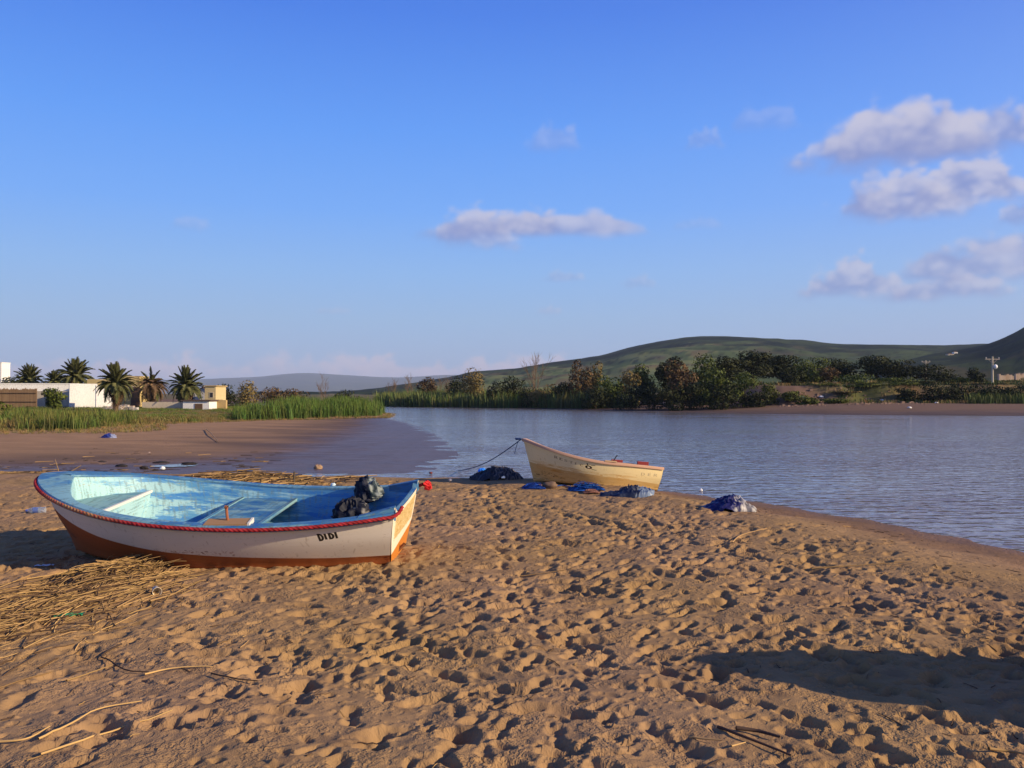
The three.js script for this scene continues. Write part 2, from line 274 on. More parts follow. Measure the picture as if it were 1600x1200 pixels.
{
  const rows = []; for (let d = 2.4; d < 19.3;) { rows.push(d); d += clamp(0.5 * d * d / 1380, 0.0095, 0.05); } rows.push(19.3);
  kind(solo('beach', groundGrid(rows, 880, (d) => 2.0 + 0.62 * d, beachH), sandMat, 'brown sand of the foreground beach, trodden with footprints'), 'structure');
  const back = []; for (let d = -38; d < 2.5; d += 0.5) back.push(d); back[back.length - 1] = 2.402;
  kind(solo('beach', groundGrid(back, 60, () => 26, (x, d) => spitH(x, d) - 0.004 - (d > 1.8 ? 0.03 * smooth((Math.abs(x) - 3) / 1) : 0)), sandMat, 'brown sand behind the viewer'), 'structure');
  const side = []; for (let d = 2.4; d < 19.4; d += 0.34) side.push(d); side.push(19.32);
  for (const s of [-1, 1]) kind(solo('beach', (() => { const g = groundGrid(side, 60, () => 24, (x, d) => { const X = s * (2.0 + 0.62 * d - 0.05 + (x + 24) * 0.55); return spitH(X, d) - 0.012; }); const P = g.attributes.position, U = g.attributes.uv, C = g.attributes.color; for (let i = 0; i < P.count; i++) { const d = -P.getZ(i), X = s * (2.0 + 0.62 * d - 0.05 + (P.getX(i) + 24) * 0.55); P.setX(i, X); U.setX(i, X); C.setXYZ(i, ...landColor(X, d, P.getY(i))); } if (s < 0) { const ix = g.index.array; for (let i = 0; i < ix.length; i += 3) { const t = ix[i]; ix[i] = ix[i + 1]; ix[i + 1] = t; } } g.computeVertexNormals(); return g; })(), sandMat, s < 0 ? 'sand that goes on past the left edge' : 'sand and shallows past the right edge'), 'structure');
  const far = []; for (let d = 19.2; d < 10500;) { far.push(d); d += d < 150 ? d * 0.007 : d * 0.03; }
  kind(solo('ground', groundGrid(far, 420, (d) => 8 + 0.85 * d, (x, d) => landH(x, d) - (d < 19.5 ? 0.006 : 0)), sandMat, 'wet mudflat, grassy bank and far plain'), 'structure');
}

// ---------------------------------------------------------------- river
{
  const bump = dataTex(2048, 2048, (u, v) => { const x = u * 44, y = v * 44, ruff = 0.30 + 0.70 * smooth(0.5 + 0.9 * fbm(x * 0.05, y * 0.11, 3)); const w = 0.55 * n2(x * 0.9 + 0.5 * n2b(x * 0.4, y * 0.4), y * 2.4) + 0.30 * n2b(x * 2.2, y * 5.2) + 0.15 * n2(x * 5, y * 10); const k = 0.5 + 0.46 * ruff * w; return [k, k, k]; });
  bump.wrapS = bump.wrapT = THREE.MirroredRepeatWrapping; bump.repeat.set(1 / 44, 1 / 44);
  const water = new THREE.MeshPhysicalMaterial({ color: new THREE.Color().setRGB(0.200, 0.178, 0.176), roughness: 0.09, ior: 1.33, bumpMap: bump, bumpScale: 0.062 });
  const g = new THREE.BufferGeometry(), P = [[-70, 17.2], [30, 2], [400, 2], [400, 230], [-80, 230]];
  const s = new THREE.Shape(P.map(([x, d]) => new THREE.Vector2(x, d))), sg = new THREE.ShapeGeometry(s), p = sg.attributes.position;
  const pos = new Float32Array(p.count * 3), uv = new Float32Array(p.count * 2);
  for (let i = 0; i < p.count; i++) { pos.set([p.getX(i), 0, -p.getY(i)], i * 3); uv.set([p.getX(i), p.getY(i)], i * 2); }
  g.setAttribute('position', new THREE.BufferAttribute(pos, 3)); g.setAttribute('uv', new THREE.BufferAttribute(uv, 2)); g.setIndex(sg.index); g.computeVertexNormals();
  kind(solo('river', g, water, 'calm rippled blue-grey river'), 'structure');
}

// ---------------------------------------------------------------- hills
function hill(label, ridge, dFoot, dRidge, dBack, color, rough, nu = 420, nv = 90) {
  const x0 = ridge[0][0], x1 = ridge[ridge.length - 1][0];
  const c = [], g = sheet(nu, nv, (u, v) => {
    const px = lerp(x0, x1, u), d = v < 0.8 ? lerp(dFoot, dRidge, v / 0.8) : lerp(dRidge, dBack, (v - 0.8) / 0.2), top = (618 - tableS(ridge, px)) / F * dRidge + EYE, x = (px - 800) / F * d;
    const t = v < 0.8 ? v / 0.8 : 1 - (v - 0.8) / 0.2 * 0.7, prof = v < 0.8 ? Math.pow(smooth(t), 0.9) * 0.8 + 0.2 * t : t;
    const nn = fbm(x / dRidge * 9, d / dRidge * 9) * (1 - Math.abs(2 * Math.min(t, 1) - 1) ** 3);
    return [x, top * prof + rough * nn * (v < 0.8 ? smooth(t * 3) * (1 - t * 0.75) : 0.2) - 0.5, -d];
  });
  const P = g.attributes.position;
  for (let j = 0; j <= nv; j++) for (let i = 0; i <= nu; i++) { const k = j * (nu + 1) + i; c.push(...color(P.getX(k), -P.getZ(k), clamp(j / nv / 0.8), lerp(x0, x1, i / nu))); }
  g.setAttribute('color', new THREE.Float32BufferAttribute(c, 3));
  return kind(solo('hill', g, std({ vertexColors: true, roughness: 1, specularIntensity: 0.05 }), label), 'structure');
}
const scrub = [0.011, 0.019, 0.011], grassy = [0.048, 0.066, 0.023], strawy = [0.085, 0.070, 0.032];
hill('long dark green hill across the river', [[380, 613], [560, 611], [640, 600], [700, 590], [740, 583], [800, 578], [860, 568], [940, 558], [1000, 543], [1060, 533], [1100, 530], [1180, 531], [1250, 535], [1300, 540], [1380, 541], [1470, 543], [1540, 541], [1640, 540], [1800, 548], [2200, 570]], 330, 1500, 2600, (x, d, t, px) => {
  const cell = n2(x / 90 + 0.6 * n2b(x / 140, d / 140), d / 150), v = fbm(x / 60, d / 60);
  const low = smooth((0.62 - t + 0.16 * v) / 0.16) * smooth((px - 600) / 90) * (1 - 0.5 * smooth((px - 1060) / 200));
  let c = mix3(scrub, grassy, clamp(0.12 + 0.30 * v + (cell > 0.2 ? 0.5 : cell < -0.5 ? -0.2 : 0)));
  c = mix3(c, cell > 0.1 ? grassy : cell < -0.45 ? strawy : [0.085, 0.095, 0.035], low * 0.95);
  c = c.map((k) => k * (1 + 0.8 * low));
  if (t > 0.3 && n2(x / 14, d / 30) > 0.5) c = mix3(c, [0.022, 0.028, 0.014], 0.7);
  return c;
}, 9);
hill('steep hill rising at the right edge', [[1250, 606], [1330, 590], [1400, 568], [1450, 556], [1500, 549], [1540, 541], [1570, 530], [1600, 515], [1660, 490], [1740, 470], [1850, 462], [2000, 480], [2300, 540], [2500, 600]], 260, 900, 1500, (x, d, t) => {
  const v = fbm(x / 50, d / 50), cell = n2(x / 55 + 3, d / 70);
  let c = mix3(scrub, grassy, clamp(0.2 + 0.3 * v + (cell > 0.3 ? 0.35 : 0)));
  if (t < 0.45) c = mix3(c, cell > -0.1 ? grassy : strawy, 0.6);
  if (n2(x / 8, d / 16) > 0.45) c = mix3(c, [0.022, 0.028, 0.014], 0.7);
  return c;
}, 6, 300, 80);
hill('hazy blue range far away on the left', [[-900, 585], [-400, 578], [-150, 590], [100, 597], [330, 592], [400, 589], [470, 583], [540, 586], [620, 590], [700, 586], [760, 588], [900, 585], [1100, 592]], 6000, 9600, 10400, (x, d) => mix3([0.035, 0.045, 0.03], [0.075, 0.085, 0.045], 0.5 + fbm(x / 400, d / 400)), 40, 260, 50);

// ---------------------------------------------------------------- materials for things
const vcMat = std({ vertexColors: true, roughness: 0.9 });
const leafMat = new THREE.MeshPhysicalMaterial({ vertexColors: true, roughness: 0.7, specularIntensity: 0.25, side: THREE.DoubleSide });
const straw = () => { const k = 0.45 + 0.6 * R(), t = R(); return mix3([0.58, 0.37, 0.14], [0.36, 0.22, 0.10], t).map((v) => v * k); };

// ---------------------------------------------------------------- boats
function boatShape(q) {
  const plan = (u, ps, um, n, m) => (1 - (1 - ps) * clamp((um - u) / um) ** 2) * Math.pow(clamp(1 - clamp((u - um) / (1 - um)) ** n), 1 / m);
  const sheer = (u) => u < 0.35 ? q.zm + (q.zs - q.zm) * ((0.35 - u) / 0.35) ** 2 : q.zm + (q.zb - q.zm) * ((u - 0.35) / 0.65) ** 2;
  const bilge = q.bb * 1.05;
  const sec = (t) => { // half beam and share of the height, keel (0) to gunwale (1)
    if (t < 0.3) { const k = t / 0.3; return [q.bb * 0.90 * k, 0.035 * k * k]; }
    if (t < 0.5) { const k = (t - 0.3) / 0.2; return [lerp(q.bb * 0.90, bilge, Math.sin(k * Math.PI / 2)), 0.035 + 0.115 * k * k + 0.01 * k]; }
    const k = (t - 0.5) / 0.5; return [lerp(bilge, q.Bm, 1 - (1 - k) ** 1.35), lerp(0.16, 1, k)];
  };
  const S = (u, t, side, inset = 0) => {
    const [w, hf] = sec(t), L = lerp(q.Lb, q.L, hf), st = q.rake * (1 - hf), e = smooth(hf * 1.6);
    const b = w * plan(u, lerp(q.bt / q.bb, q.ps, e), q.um, lerp(q.ns, q.n, e), lerp(1.1, q.m, e));
    const stem = 0.018 * (1 - smooth((u - 0.97) / 0.03)) ;
    return [st + u * (L - st) - inset * 0.6 * smooth((u - 0.8) / 0.2), hf * sheer(u), -side * Math.max(0, b - inset * (1 - 0.0 * u))];
  };
  return { S, sheer, plan, sec };
}
function placeBoat(g, q) {
  const tf = (X, Y, Z) => { const X2 = X * Math.cos(q.trim) - Z * Math.sin(q.trim), Z2 = X * Math.sin(q.trim) + Z * Math.cos(q.trim), Y3 = Y * Math.cos(q.heel) + Z2 * Math.sin(q.heel), Z3 = Z2 * Math.cos(q.heel) - Y * Math.sin(q.heel), c = Math.cos(q.yaw), s = Math.sin(q.yaw); return new THREE.Vector3(q.x0 - X2 * c - Y3 * s, q.base + Z3, -(q.d0 + X2 * s - Y3 * c)); };
  const o = tf(0, 0, 0), bx = tf(1, 0, 0).sub(o), by = tf(0, 0, 1).sub(o), bz = tf(0, -1, 0).sub(o);
  const m = new THREE.Matrix4().makeBasis(bx, by, bz); g.quaternion.setFromRotationMatrix(m); g.position.copy(o);
}
function hullGeo(bs, side, nu = 72, nv = 30) {   // outside of one side
  const us = (u) => 1 - (1 - u) ** 1.5, ts = (v) => v;
  return sheet(nu, nv, (u, v) => bs.S(us(u), ts(v), side), (u, v) => { const [, hf] = bs.sec(v); const k = (1 - us(u)) * 0.5; return [side > 0 ? k : 1 - k, hf]; });
}
function gunwalePath(bs, inset, u0 = 0, n = 70) { const a = []; for (let i = 0; i <= n; i++) { const u = lerp(u0, 1, 1 - (1 - i / n) ** 1.7); a.push(bs.S(u, 1, 1, inset)); } for (let i = n - 1; i >= 0; i--) { const u = lerp(u0, 1, 1 - (1 - i / n) ** 1.7); a.push(bs.S(u, 1, -1, inset)); } return a; }
function gunwaleGeo(bs, q, prof) {   // profile swept round the gunwale from the near quarter over the bow to the far quarter
  const path = gunwalePath(bs, 0), n = path.length, p = [], uv = [], idx = [];
  for (let i = 0; i < n; i++) {
    const a = path[Math.max(0, i - 1)], b = path[Math.min(n - 1, i + 1)]; let tx = b[0] - a[0], tz = b[2] - a[2]; const l = Math.hypot(tx, tz) || 1; tx /= l; tz /= l;
    const ox = -tz, oz = tx, far = path[i][0] / q.L, wide = 1 + q.bowWide * smooth((far - 0.80) / 0.2); // outward to the left of travel: near side is -z
    const sgn = (ox * (path[i][0] - q.L * 0.45) + oz * path[i][2]) < 0 ? -1 : 1;
    prof.forEach(([o, h], k) => { const off = o < 0 ? o * wide : o; p.push(path[i][0] + ox * off * sgn, path[i][1] + h, path[i][2] + oz * off * sgn); uv.push(i / n * 6, k / (prof.length - 1)); });
  }
  const m = prof.length; for (let i = 0; i < n - 1; i++) for (let k = 0; k < m - 1; k++) { const a = i * m + k; idx.push(a, a + 1, a + m + 1, a, a + m + 1, a + m); }
  const g = new THREE.BufferGeometry(); g.setAttribute('position', new THREE.Float32BufferAttribute(p, 3)); g.setAttribute('uv', new THREE.Float32BufferAttribute(uv, 2)); g.setIndex(idx);
  return toCreasedNormals(g, 0.6);
}
function ropeGeo(pts, r, pitch, colf, lobes = 3, sides = 12) {
  const cv = new THREE.CatmullRomCurve3(pts.map((p) => new THREE.Vector3(...p))), len = cv.getLength(), n = Math.max(8, Math.round(len / (pitch / 7))), P = [], C = [], idx = [];
  const fr = cv.computeFrenetFrames(n, false), ps = cv.getSpacedPoints(n);
  for (let i = 0; i <= n; i++) for (let k = 0; k < sides; k++) {
    const w = k / sides * Math.PI * 2, s = i / n * len, rr = r * (0.90 + 0.12 * Math.cos(lobes * w - s / pitch * Math.PI * 2)), c = Math.cos(w) * rr, sn = Math.sin(w) * rr, N = fr.normals[i], B = fr.binormals[i], o = ps[i];
    P.push(o.x + N.x * c + B.x * sn, o.y + N.y * c + B.y * sn, o.z + N.z * c + B.z * sn); const groove = 1; C.push(...colf(s / len).map((v) => v * groove));
  }
  for (let i = 0; i < n; i++) for (let k = 0; k < sides; k++) { const a = i * sides + k, b = i * sides + (k + 1) % sides; idx.push(a, b, b + sides, a, b + sides, a + sides); }
  const g = new THREE.BufferGeometry(); g.setAttribute('position', new THREE.Float32BufferAttribute(P, 3)); g.setAttribute('color', new THREE.Float32BufferAttribute(C, 3)); g.setIndex(idx); g.computeVertexNormals(); return g;
}
function canvasTex(w, h, draw) { const c = document.createElement('canvas'); c.width = w; c.height = h; draw(c.getContext('2d'), w, h); const t = new THREE.CanvasTexture(c); t.colorSpace = THREE.SRGBColorSpace; return t; }
function wear(g, w, h, n, cols, q, x0 = 0, y0 = 0, x1 = w, y1 = h, sx = 14, sy = 5, al = 0.35) {
  for (let i = 0; i < n; i++) { g.globalAlpha = al * q(); g.fillStyle = cols[(q() * cols.length) | 0]; const x = lerp(x0, x1, q()), y = lerp(y0, y1, q()); g.beginPath(); g.ellipse(x, y, 1 + sx * q() * q(), 0.6 + sy * q() * q(), 0.3 * (q() - 0.5), 0, 7); g.fill(); } g.globalAlpha = 1;
}
// --- the near boat
const q1 = { x0: -1.085, d0: 8.94, yaw: 0.053, heel: 0.088, trim: 0.009, L: 3.82, ps: 0.726, Bm: 0.983, um: 0.55, n: 2.191, m: 1.465, zs: 0.615, zm: 0.523, zb: 0.806, Lb: 3.52, bb: 0.69, base: 0.185, ns: 2.0, bt: 0.425, rake: 0.10, bowWide: 3.2 };
const bs1 = boatShape(q1);
{
  const boat = thing('rowing_boat', 'white and orange boat with blue inside and red rope rim, largest boat on the sand', 'boat');
  placeBoat(boat, q1);
  const q = rng(31);
  const hullTex = canvasTex(2048, 512, (g, w, h) => {
    const V = (hf) => h * (1 - hf), X = (u) => (1 - u) * w / 2;
    g.fillStyle = '#ddd3c4'; g.fillRect(0, 0, w, h);
    for (const mir of [0, 1]) {
      g.save(); if (mir) { g.translate(w, 0); g.scale(-1, 1); }
      wear(g, w, h, 500, ['#cfc3b0', '#e6dfd4', '#b8ab98', '#d8cdbd'], q, 0, 0, w / 2, h, 60, 10, 0.25);
      wear(g, w, h, 260, ['#8a7a68', '#6e5f52'], q, 0, 0, w / 2, h * 0.8, 6, 3, 0.45); wear(g, w, h, 260, ['#a89884', '#b5a48e', '#97866f'], q, 0, 0, w / 2, h * 0.7, 4, 46, 0.32); wear(g, w, h, 300, ['#7c6c58', '#8f7c66'], q, 0, 0, w / 2, h * 0.09, 26, 9, 0.5);
      const line = [[1, 0.74], [0.9, 0.66], [0.78, 0.53], [0.6, 0.41], [0.45, 0.36], [0.3, 0.32], [0.15, 0.27], [0, 0.245]];
      g.beginPath(); g.moveTo(X(1), V(0)); for (const [u, hf] of line) g.lineTo(X(u), V(hf)); g.lineTo(X(0), V(0)); g.closePath(); g.fillStyle = '#98532a'; g.fill(); g.save(); g.clip();
      wear(g, w, h, 500, ['#b8652a', '#94491a', '#8a4420', '#c1702f'], q, 0, h * 0.2, w / 2, h, 50, 10, 0.35);
      wear(g, w, h, 200, ['#5c2a18', '#c99a6a'], q, 0, h * 0.4, w / 2, h, 8, 4, 0.4);
      wear(g, w, h, 130, ['#5a2416', '#6b2c18', '#7b3318'], q, X(0.085), h * 0.73, X(0), h, 18, 8, 0.9);
      g.restore();
      wear(g, w, h, 170, ['#7d4a34', '#5e3a2c', '#93624a'], q, X(0.62), V(0.47), X(0.40), V(0.38), 5, 9, 0.65);
      wear(g, w, h, 60, ['#8f6d58', '#a7846c'], q, X(0.4), V(0.36), X(0.05), V(0.27), 20, 3, 0.5);
      // dark red scrawl low on the bow
      g.strokeStyle = '#2c0f10'; g.lineWidth = 7; g.lineCap = 'round'; const bx = X(0.965), by = V(0.52);
      g.beginPath(); g.ellipse(bx + 4, by - 16, 9, 18, 0.2, 0, 6.3); g.moveTo(bx, by + 12); g.bezierCurveTo(bx + 30, by + 4, bx + 8, by + 46, bx + 30, by + 36); g.moveTo(bx + 8, by + 64); g.bezierCurveTo(bx + 34, by + 52, bx + 20, by + 90, bx + 46, by + 84); g.moveTo(bx + 24, by + 104); g.lineTo(bx + 48, by + 110); g.stroke();
      g.restore();
    }
    // the name on the near side, a little slanted along the sheer
    g.save(); g.translate(X(0.158), V(0.73)); g.rotate(-0.075); g.strokeStyle = '#1b1614'; g.lineWidth = 20; g.lineJoin = 'miter';
    g.scale(0.29, 0.66); { const hh = 50; let cx = -80; for (const [ch, tall, dy] of [['D', 1.12, 4], ['I', 0.92, 0], ['D', 0.92, -1], ['I', 0.98, -6]]) { const y0 = dy - hh * tall, y1 = dy + hh * tall * 0.95; g.beginPath(); if (ch === 'I') { g.moveTo(cx + 5, y0); g.lineTo(cx + 5, y1); cx += 36; } else { g.moveTo(cx + 5, y0 + 6); g.lineTo(cx + 5, y1 - 6); g.bezierCurveTo(cx + 46, y1 - 4, cx + 46, y0 + 4, cx + 5, y0 + 6); g.closePath(); cx += 57; } g.stroke(); } }
    g.restore();
  });
  const hullMat = std({ map: hullTex, roughness: 0.55, side: THREE.DoubleSide });
  const hg = mergeGeometries([hullGeo(bs1, 1), hullGeo(bs1, -1)]);
  part('hull', hg, hullMat, boat);
  // interior paint
  const blueTex = dataTex(1024, 512, (u, v) => {
    const a = fbm(u * 7, v * 9, 5), b = fbm(u * 22 + 7, v * 26 + 3, 5, n2b), st = fbm(u * 46, v * 5, 4), fl = fbm(u * 60 + 3, v * 60, 3);
    const big = fbm(u * 4.2 + 3, v * 4.5, 5), drip = fbm(u * 55, v * 2.2, 4), worn = smooth((big * 0.9 + a * 0.5 + b * 0.45 + (u - 0.40) * 1.5 + 0.30) / 0.75);
    let c = mix3([0.34, 0.57, 0.72], [0.62, 0.78, 0.79], worn);
    c = mix3(c, [0.20, 0.46, 0.72], smooth((fbm(u * 5 + 20, v * 6, 6) + 0.35 * b + 0.12 * drip - 0.10) / 0.14) * 0.75 * smooth((0.84 - u) / 0.2));
    c = mix3(c, [0.50, 0.68, 0.74], smooth((drip - 0.05) / 0.3) * 0.35);
    c = mix3(c, [0.38, 0.40, 0.36], smooth((drip + 0.6 * fl - 0.18) / 0.25) * 0.32 + smooth((0.30 - v + 0.16 * drip) / 0.22) * 0.45);
    if (b + fl * 0.8 > 0.62) c = mix3(c, [0.62, 0.60, 0.52], 0.7);
    return c;
  }, true);
  blueTex.wrapS = blueTex.wrapT = THREE.MirroredRepeatWrapping;
  const blueMat = std({ map: blueTex, roughness: 0.6, side: THREE.DoubleSide });
  const capTex = blueTex.clone(); capTex.repeat.set(0.5, 0.3); capTex.offset.set(0.05, 0.42); capTex.needsUpdate = true;
  const capMat = std({ map: capTex, roughness: 0.6, side: THREE.DoubleSide, color: [0.50, 0.60, 0.70] });
  const rimW = (x) => 0.066 * (1 + q1.bowWide * smooth((x / q1.L - 0.80) / 0.2));
  const lin = (u, t, side, k) => { const s = bs1.S(u, t, side), a = bs1.S(Math.max(0, u - 0.004), t, side), b = bs1.S(Math.min(0.9999, u + 0.004), t, side); let nx = -(b[2] - a[2]), nz = b[0] - a[0]; const l = Math.hypot(nx, nz) || 1, sg = side > 0 ? 1 : -1, w = lerp(0.034, rimW(s[0]), k); nx *= sg / l; nz *= sg / l; if (nx * (q1.L * 0.45 - s[0]) - nz * s[2] < 0) { nx = -nx; nz = -nz; } const z = s[2] + nz * w; return [s[0] + nx * w, s[1], side > 0 ? Math.min(-0.001, z) : Math.max(0.001, z)]; };
  const inner = (side) => sheet(60, 20, (u, v) => { const uu = 0.012 + 0.985 * (1 - (1 - u) ** 1.5), t = 0.30 + 0.70 * v, s = lin(uu, t, side, smooth(v * 1.1 - 0.1)); s[1] = Math.max(s[1], 0.07) - (v > 0.99 ? 0.002 : 0); return s; }, (u, v) => [u, v]);
  part('lining', mergeGeometries([inner(1), inner(-1)]), blueMat, boat);
  part('floor', sheet(50, 10, (u, v) => { const s = bs1.S(0.012 + 0.95 * u, 0.42, 1); s[2] *= 0.95; s[0] -= 0.04 * u; return [s[0], 0.082 + 0.004 * n2(u * 20, v * 8), s[2] * (1 - 2 * v)]; }, (u, v) => [u, v * 0.3]), std({ map: blueTex, color: [0.75, 0.78, 0.78], roughness: 0.8, side: THREE.DoubleSide }), boat);
  part('gunwale', gunwaleGeo(bs1, q1, [[0.012, -0.055], [0.040, -0.050], [0.044, -0.004], [0.034, 0.012], [-0.058, 0.014], [-0.070, 0.006], [-0.071, -0.012]]), capMat, boat);
  // transom with its raised ears
  const ear = (y) => { const a = Math.abs(y); return 0.055 * smooth((a - 0.80) / 0.14) - 0.025 * (1 - a * a) - 0.005; };
  const transom = (off) => (u, v) => { const y = 2 * u - 1, s = bs1.S(0, 0.0 + 1.0 * v, y >= 0 ? -1 : 1), w = Math.abs(y); const k = smooth((v - 0.5) / 0.5); return [s[0] - 0.002 + off, s[1] + ear(y) * k + (v < 0.35 ? 0.02 * (1 - v / 0.35) : 0), s[2] * w * 1.004]; };
  const trTex = canvasTex(512, 512, (g, w, h) => {
    g.fillStyle = '#e3d6bd'; g.fillRect(0, 0, w, h); wear(g, w, h, 200, ['#d6c5a4', '#efe6d2'], q, 0, 0, w, h, 40, 20, 0.4);
    g.fillStyle = '#c07628'; g.beginPath(); g.moveTo(0, h * 0.75); g.lineTo(w, h * 0.60); g.lineTo(w, h); g.lineTo(0, h); g.fill();
    wear(g, w, h, 120, ['#cf8a35', '#b0661f', '#8c4a1c'], q, 0, h * 0.7, w, h, 26, 12, 0.4);
    g.fillStyle = '#c9ae74'; g.fillRect(w * 0.10, h * 0.08, w * 0.80, h * 0.42);
    wear(g, w, h, 900, ['#b08d4c', '#d9c596', '#8f6c36', '#e4d5b0', '#a37b3c'], q, w * 0.08, h * 0.07, w * 0.92, h * 0.52, 22, 12, 0.6);
    wear(g, w, h, 260, ['#e6dcc8', '#6e4c26'], q, w * 0.08, h * 0.05, w * 0.94, h * 0.56, 9, 9, 0.7);
  });
  const trMat = std({ map: trTex, roughness: 0.55, side: THREE.DoubleSide });
  const tr = part('transom', sheet(36, 24, transom(-0.006), (u, v) => [u, bs1.sec(v)[1]]), trMat, boat);
  part('transom_inside', sheet(36, 24, transom(0.045), (u, v) => [v * 0.4, u]), blueMat, boat);
  { const a = transom(-0.006), b = transom(0.045); part('transom_cap', sheet(40, 1, (u, v) => { const s = v < 0.5 ? a(u, 1) : b(u, 1); s[1] += 0.003; return s; }, (u, v) => [0.8 + 0.1 * v, u]), capMat, boat); }
  for (const s of [1, -1]) { // quarter knees
    const o = bs1.S(0, 1, s), k = bs1.S(0.085, 1, s), g = new Soup(), w = 0.085, c = [1, 1, 1], zi = o[2] + s * w, zk = k[2] + s * w * 0.9, yo = o[1] + 0.058, yk = k[1] + 0.02;
    g.quad([o[0] - 0.004, yo, o[2] - s * 0.012], [k[0], yk, k[2] - s * 0.006], [k[0], yk, zk], [o[0] - 0.004, yo, zi], c);
    g.quad([o[0] - 0.004, yo, zi], [k[0], yk, zk], [k[0], yk - 0.1, zk], [o[0] - 0.004, yo - 0.15, zi], c);
    g.quad([o[0] - 0.004, yo, o[2] - s * 0.012], [k[0], yk, k[2] - s * 0.006], [k[0], yk - 0.05, k[2] - s * 0.01], [o[0] - 0.004, yo - 0.1, o[2] - s * 0.012], c);
    g.quad([o[0] - 0.005, yo, o[2] - s * 0.012], [o[0] - 0.005, yo, zi], [o[0] - 0.005, yo - 0.12, zi], [o[0] - 0.005, yo - 0.12, o[2] - s * 0.012], c);
    const kg = g.geo(); kg.setAttribute('uv', new THREE.Float32BufferAttribute(new Float32Array(kg.attributes.position.count * 2).map((_, i) => 0.4 + 0.05 * ((i * 7) % 5)), 2));
    part('quarter_knee', kg, capMat, boat);
  }
  // seats and bulkheads
  const across = (X, z) => { let u = X / q1.L, s; for (let i = 0; i < 12; i++) { const k = clamp((z / bs1.sheer(u) - 0.16) / 0.84), t = z / bs1.sheer(u) < 0.16 ? 0.42 : 0.5 + 0.5 * k; s = bs1.S(Math.min(1, u), t, 1); u = clamp(u + (X + 0.06 * u - s[0]) / q1.L); } return Math.max(0.003, Math.abs(s[2]) * 0.962 - 0.006); };
  const seat = (X0, X1, z, th, name, mat, z2 = z) => part(name, sheet(10, 12, (u, v) => { const X = lerp(X0, X1, u), Z = lerp(z, z2, u), w = across(X, Z); return [X, Z + 0.003 * n2(u * 5, v * 5), w * (2 * v - 1)]; }, (u, v) => [X0 / 4 + u * 0.15, v]), mat, boat);
  const bulk = (X, z, name, mat) => part(name, sheet(16, 8, (u, v) => { const Z = lerp(0.07, z, v), w = across(X, Z); return [X, Z, w * (2 * u - 1)]; }, (u, v) => [0.75 + v * 0.2, u]), mat, boat);
  const greyBlue = std({ map: blueTex, color: [0.62, 0.66, 0.68], roughness: 0.75, side: THREE.DoubleSide });
  const lipMat = std({ color: [0.62, 0.63, 0.58], roughness: 0.7 });
  seat(3.02, 3.70, 0.50, 0, 'bow_seat', greyBlue, 0.55); bulk(3.02, 0.50, 'bow_bulkhead', blueMat);
  { const w = across(3.02, 0.5); part('seat_edge', boxGeo(0.03, 0.028, w * 2 - 0.01, 3.02, 0.505, 0), lipMat, boat); }
  seat(1.42, 2.04, 0.40, 0, 'thwart', greyBlue); bulk(1.94, 0.385, 'thwart_bulkhead', blueMat);
  { const w = across(1.42, 0.4); part('thwart_edge', boxGeo(0.03, 0.034, w * 2 - 0.01, 1.42, 0.395, 0), greyBlue, boat); part('thwart_edge', boxGeo(0.03, 0.034, across(2.04, 0.4) * 2 - 0.01, 2.04, 0.395, 0), greyBlue, boat); }
  seat(0.06, 0.78, 0.34, 0, 'stern_seat', blueMat); bulk(0.78, 0.335, 'stern_bulkhead', blueMat);
  // rope round the gunwale
  const path = gunwalePath(bs1, -0.056).map(([x, y, z]) => [x, y - 0.022, z]);
  const a0 = path[0], pre = [[a0[0] - 0.075, a0[1] + 0.075, a0[2] + 0.10], [a0[0] - 0.05, a0[1] + 0.03, a0[2] + 0.035]];
  const zEnd = path[path.length - 1], post = [[zEnd[0] - 0.05, zEnd[1] + 0.02, zEnd[2] - 0.02]];
  part('rim_rope', ropeGeo([...pre, ...path, ...post], 0.019, 0.045, (t) => { const w = smooth((0.075 - Math.abs(t - 0.365)) / 0.05) * (0.6 + 0.5 * n2(t * 160, 2)); return mix3([0.38, 0.030, 0.035].map((v) => v * (0.85 + 0.3 * n2(t * 90, 5))), [0.42, 0.24, 0.10], clamp(w)); }), std({ vertexColors: true, roughness: 0.85 }), boat);
  { const s = new Soup(), c = [0.62, 0.035, 0.035]; for (let i = 0; i < 9; i++) { const a = i * 0.7, p = zEnd; s.tube([[p[0] - 0.06, p[1] + 0.01, p[2]], [p[0] - 0.09 - 0.03 * Math.cos(a), p[1] + 0.02 + 0.03 * Math.sin(a), p[2] + 0.03 * Math.sin(a * 1.7)], [p[0] - 0.12 - 0.02 * Math.cos(a), p[1] - 0.01 + 0.035 * Math.sin(a), p[2] + 0.04 * Math.sin(a * 1.3)], [p[0] - 0.07, p[1] - 0.03, p[2] + 0.02 * Math.cos(a)]], 0.016, 0.012, c, 6); } part('rope_knot', s.geo(), std({ vertexColors: true, roughness: 0.8 }), boat); }
  { const s = new Soup(); s.tube([[0.22, 0.03, -0.02], [0.10, 0.06, -0.02], [0.02, 0.14, -0.02]], 0.02, 0.02, [0.25, 0.12, 0.06], 6); s.box(0.02, -0.05, -0.018, 0.5, 0.03, 0.018, [0.33, 0.15, 0.06]); part('skeg', s.geo(), vcMat, boat); }
  boat.updateMatrixWorld(true);
}
const boat1 = scene.getObjectByName('rowing_boat');
const inBoat = (X, z, lat) => new THREE.Vector3(X, z, -lat).applyMatrix4(boat1.matrixWorld);   // lat > 0: near side
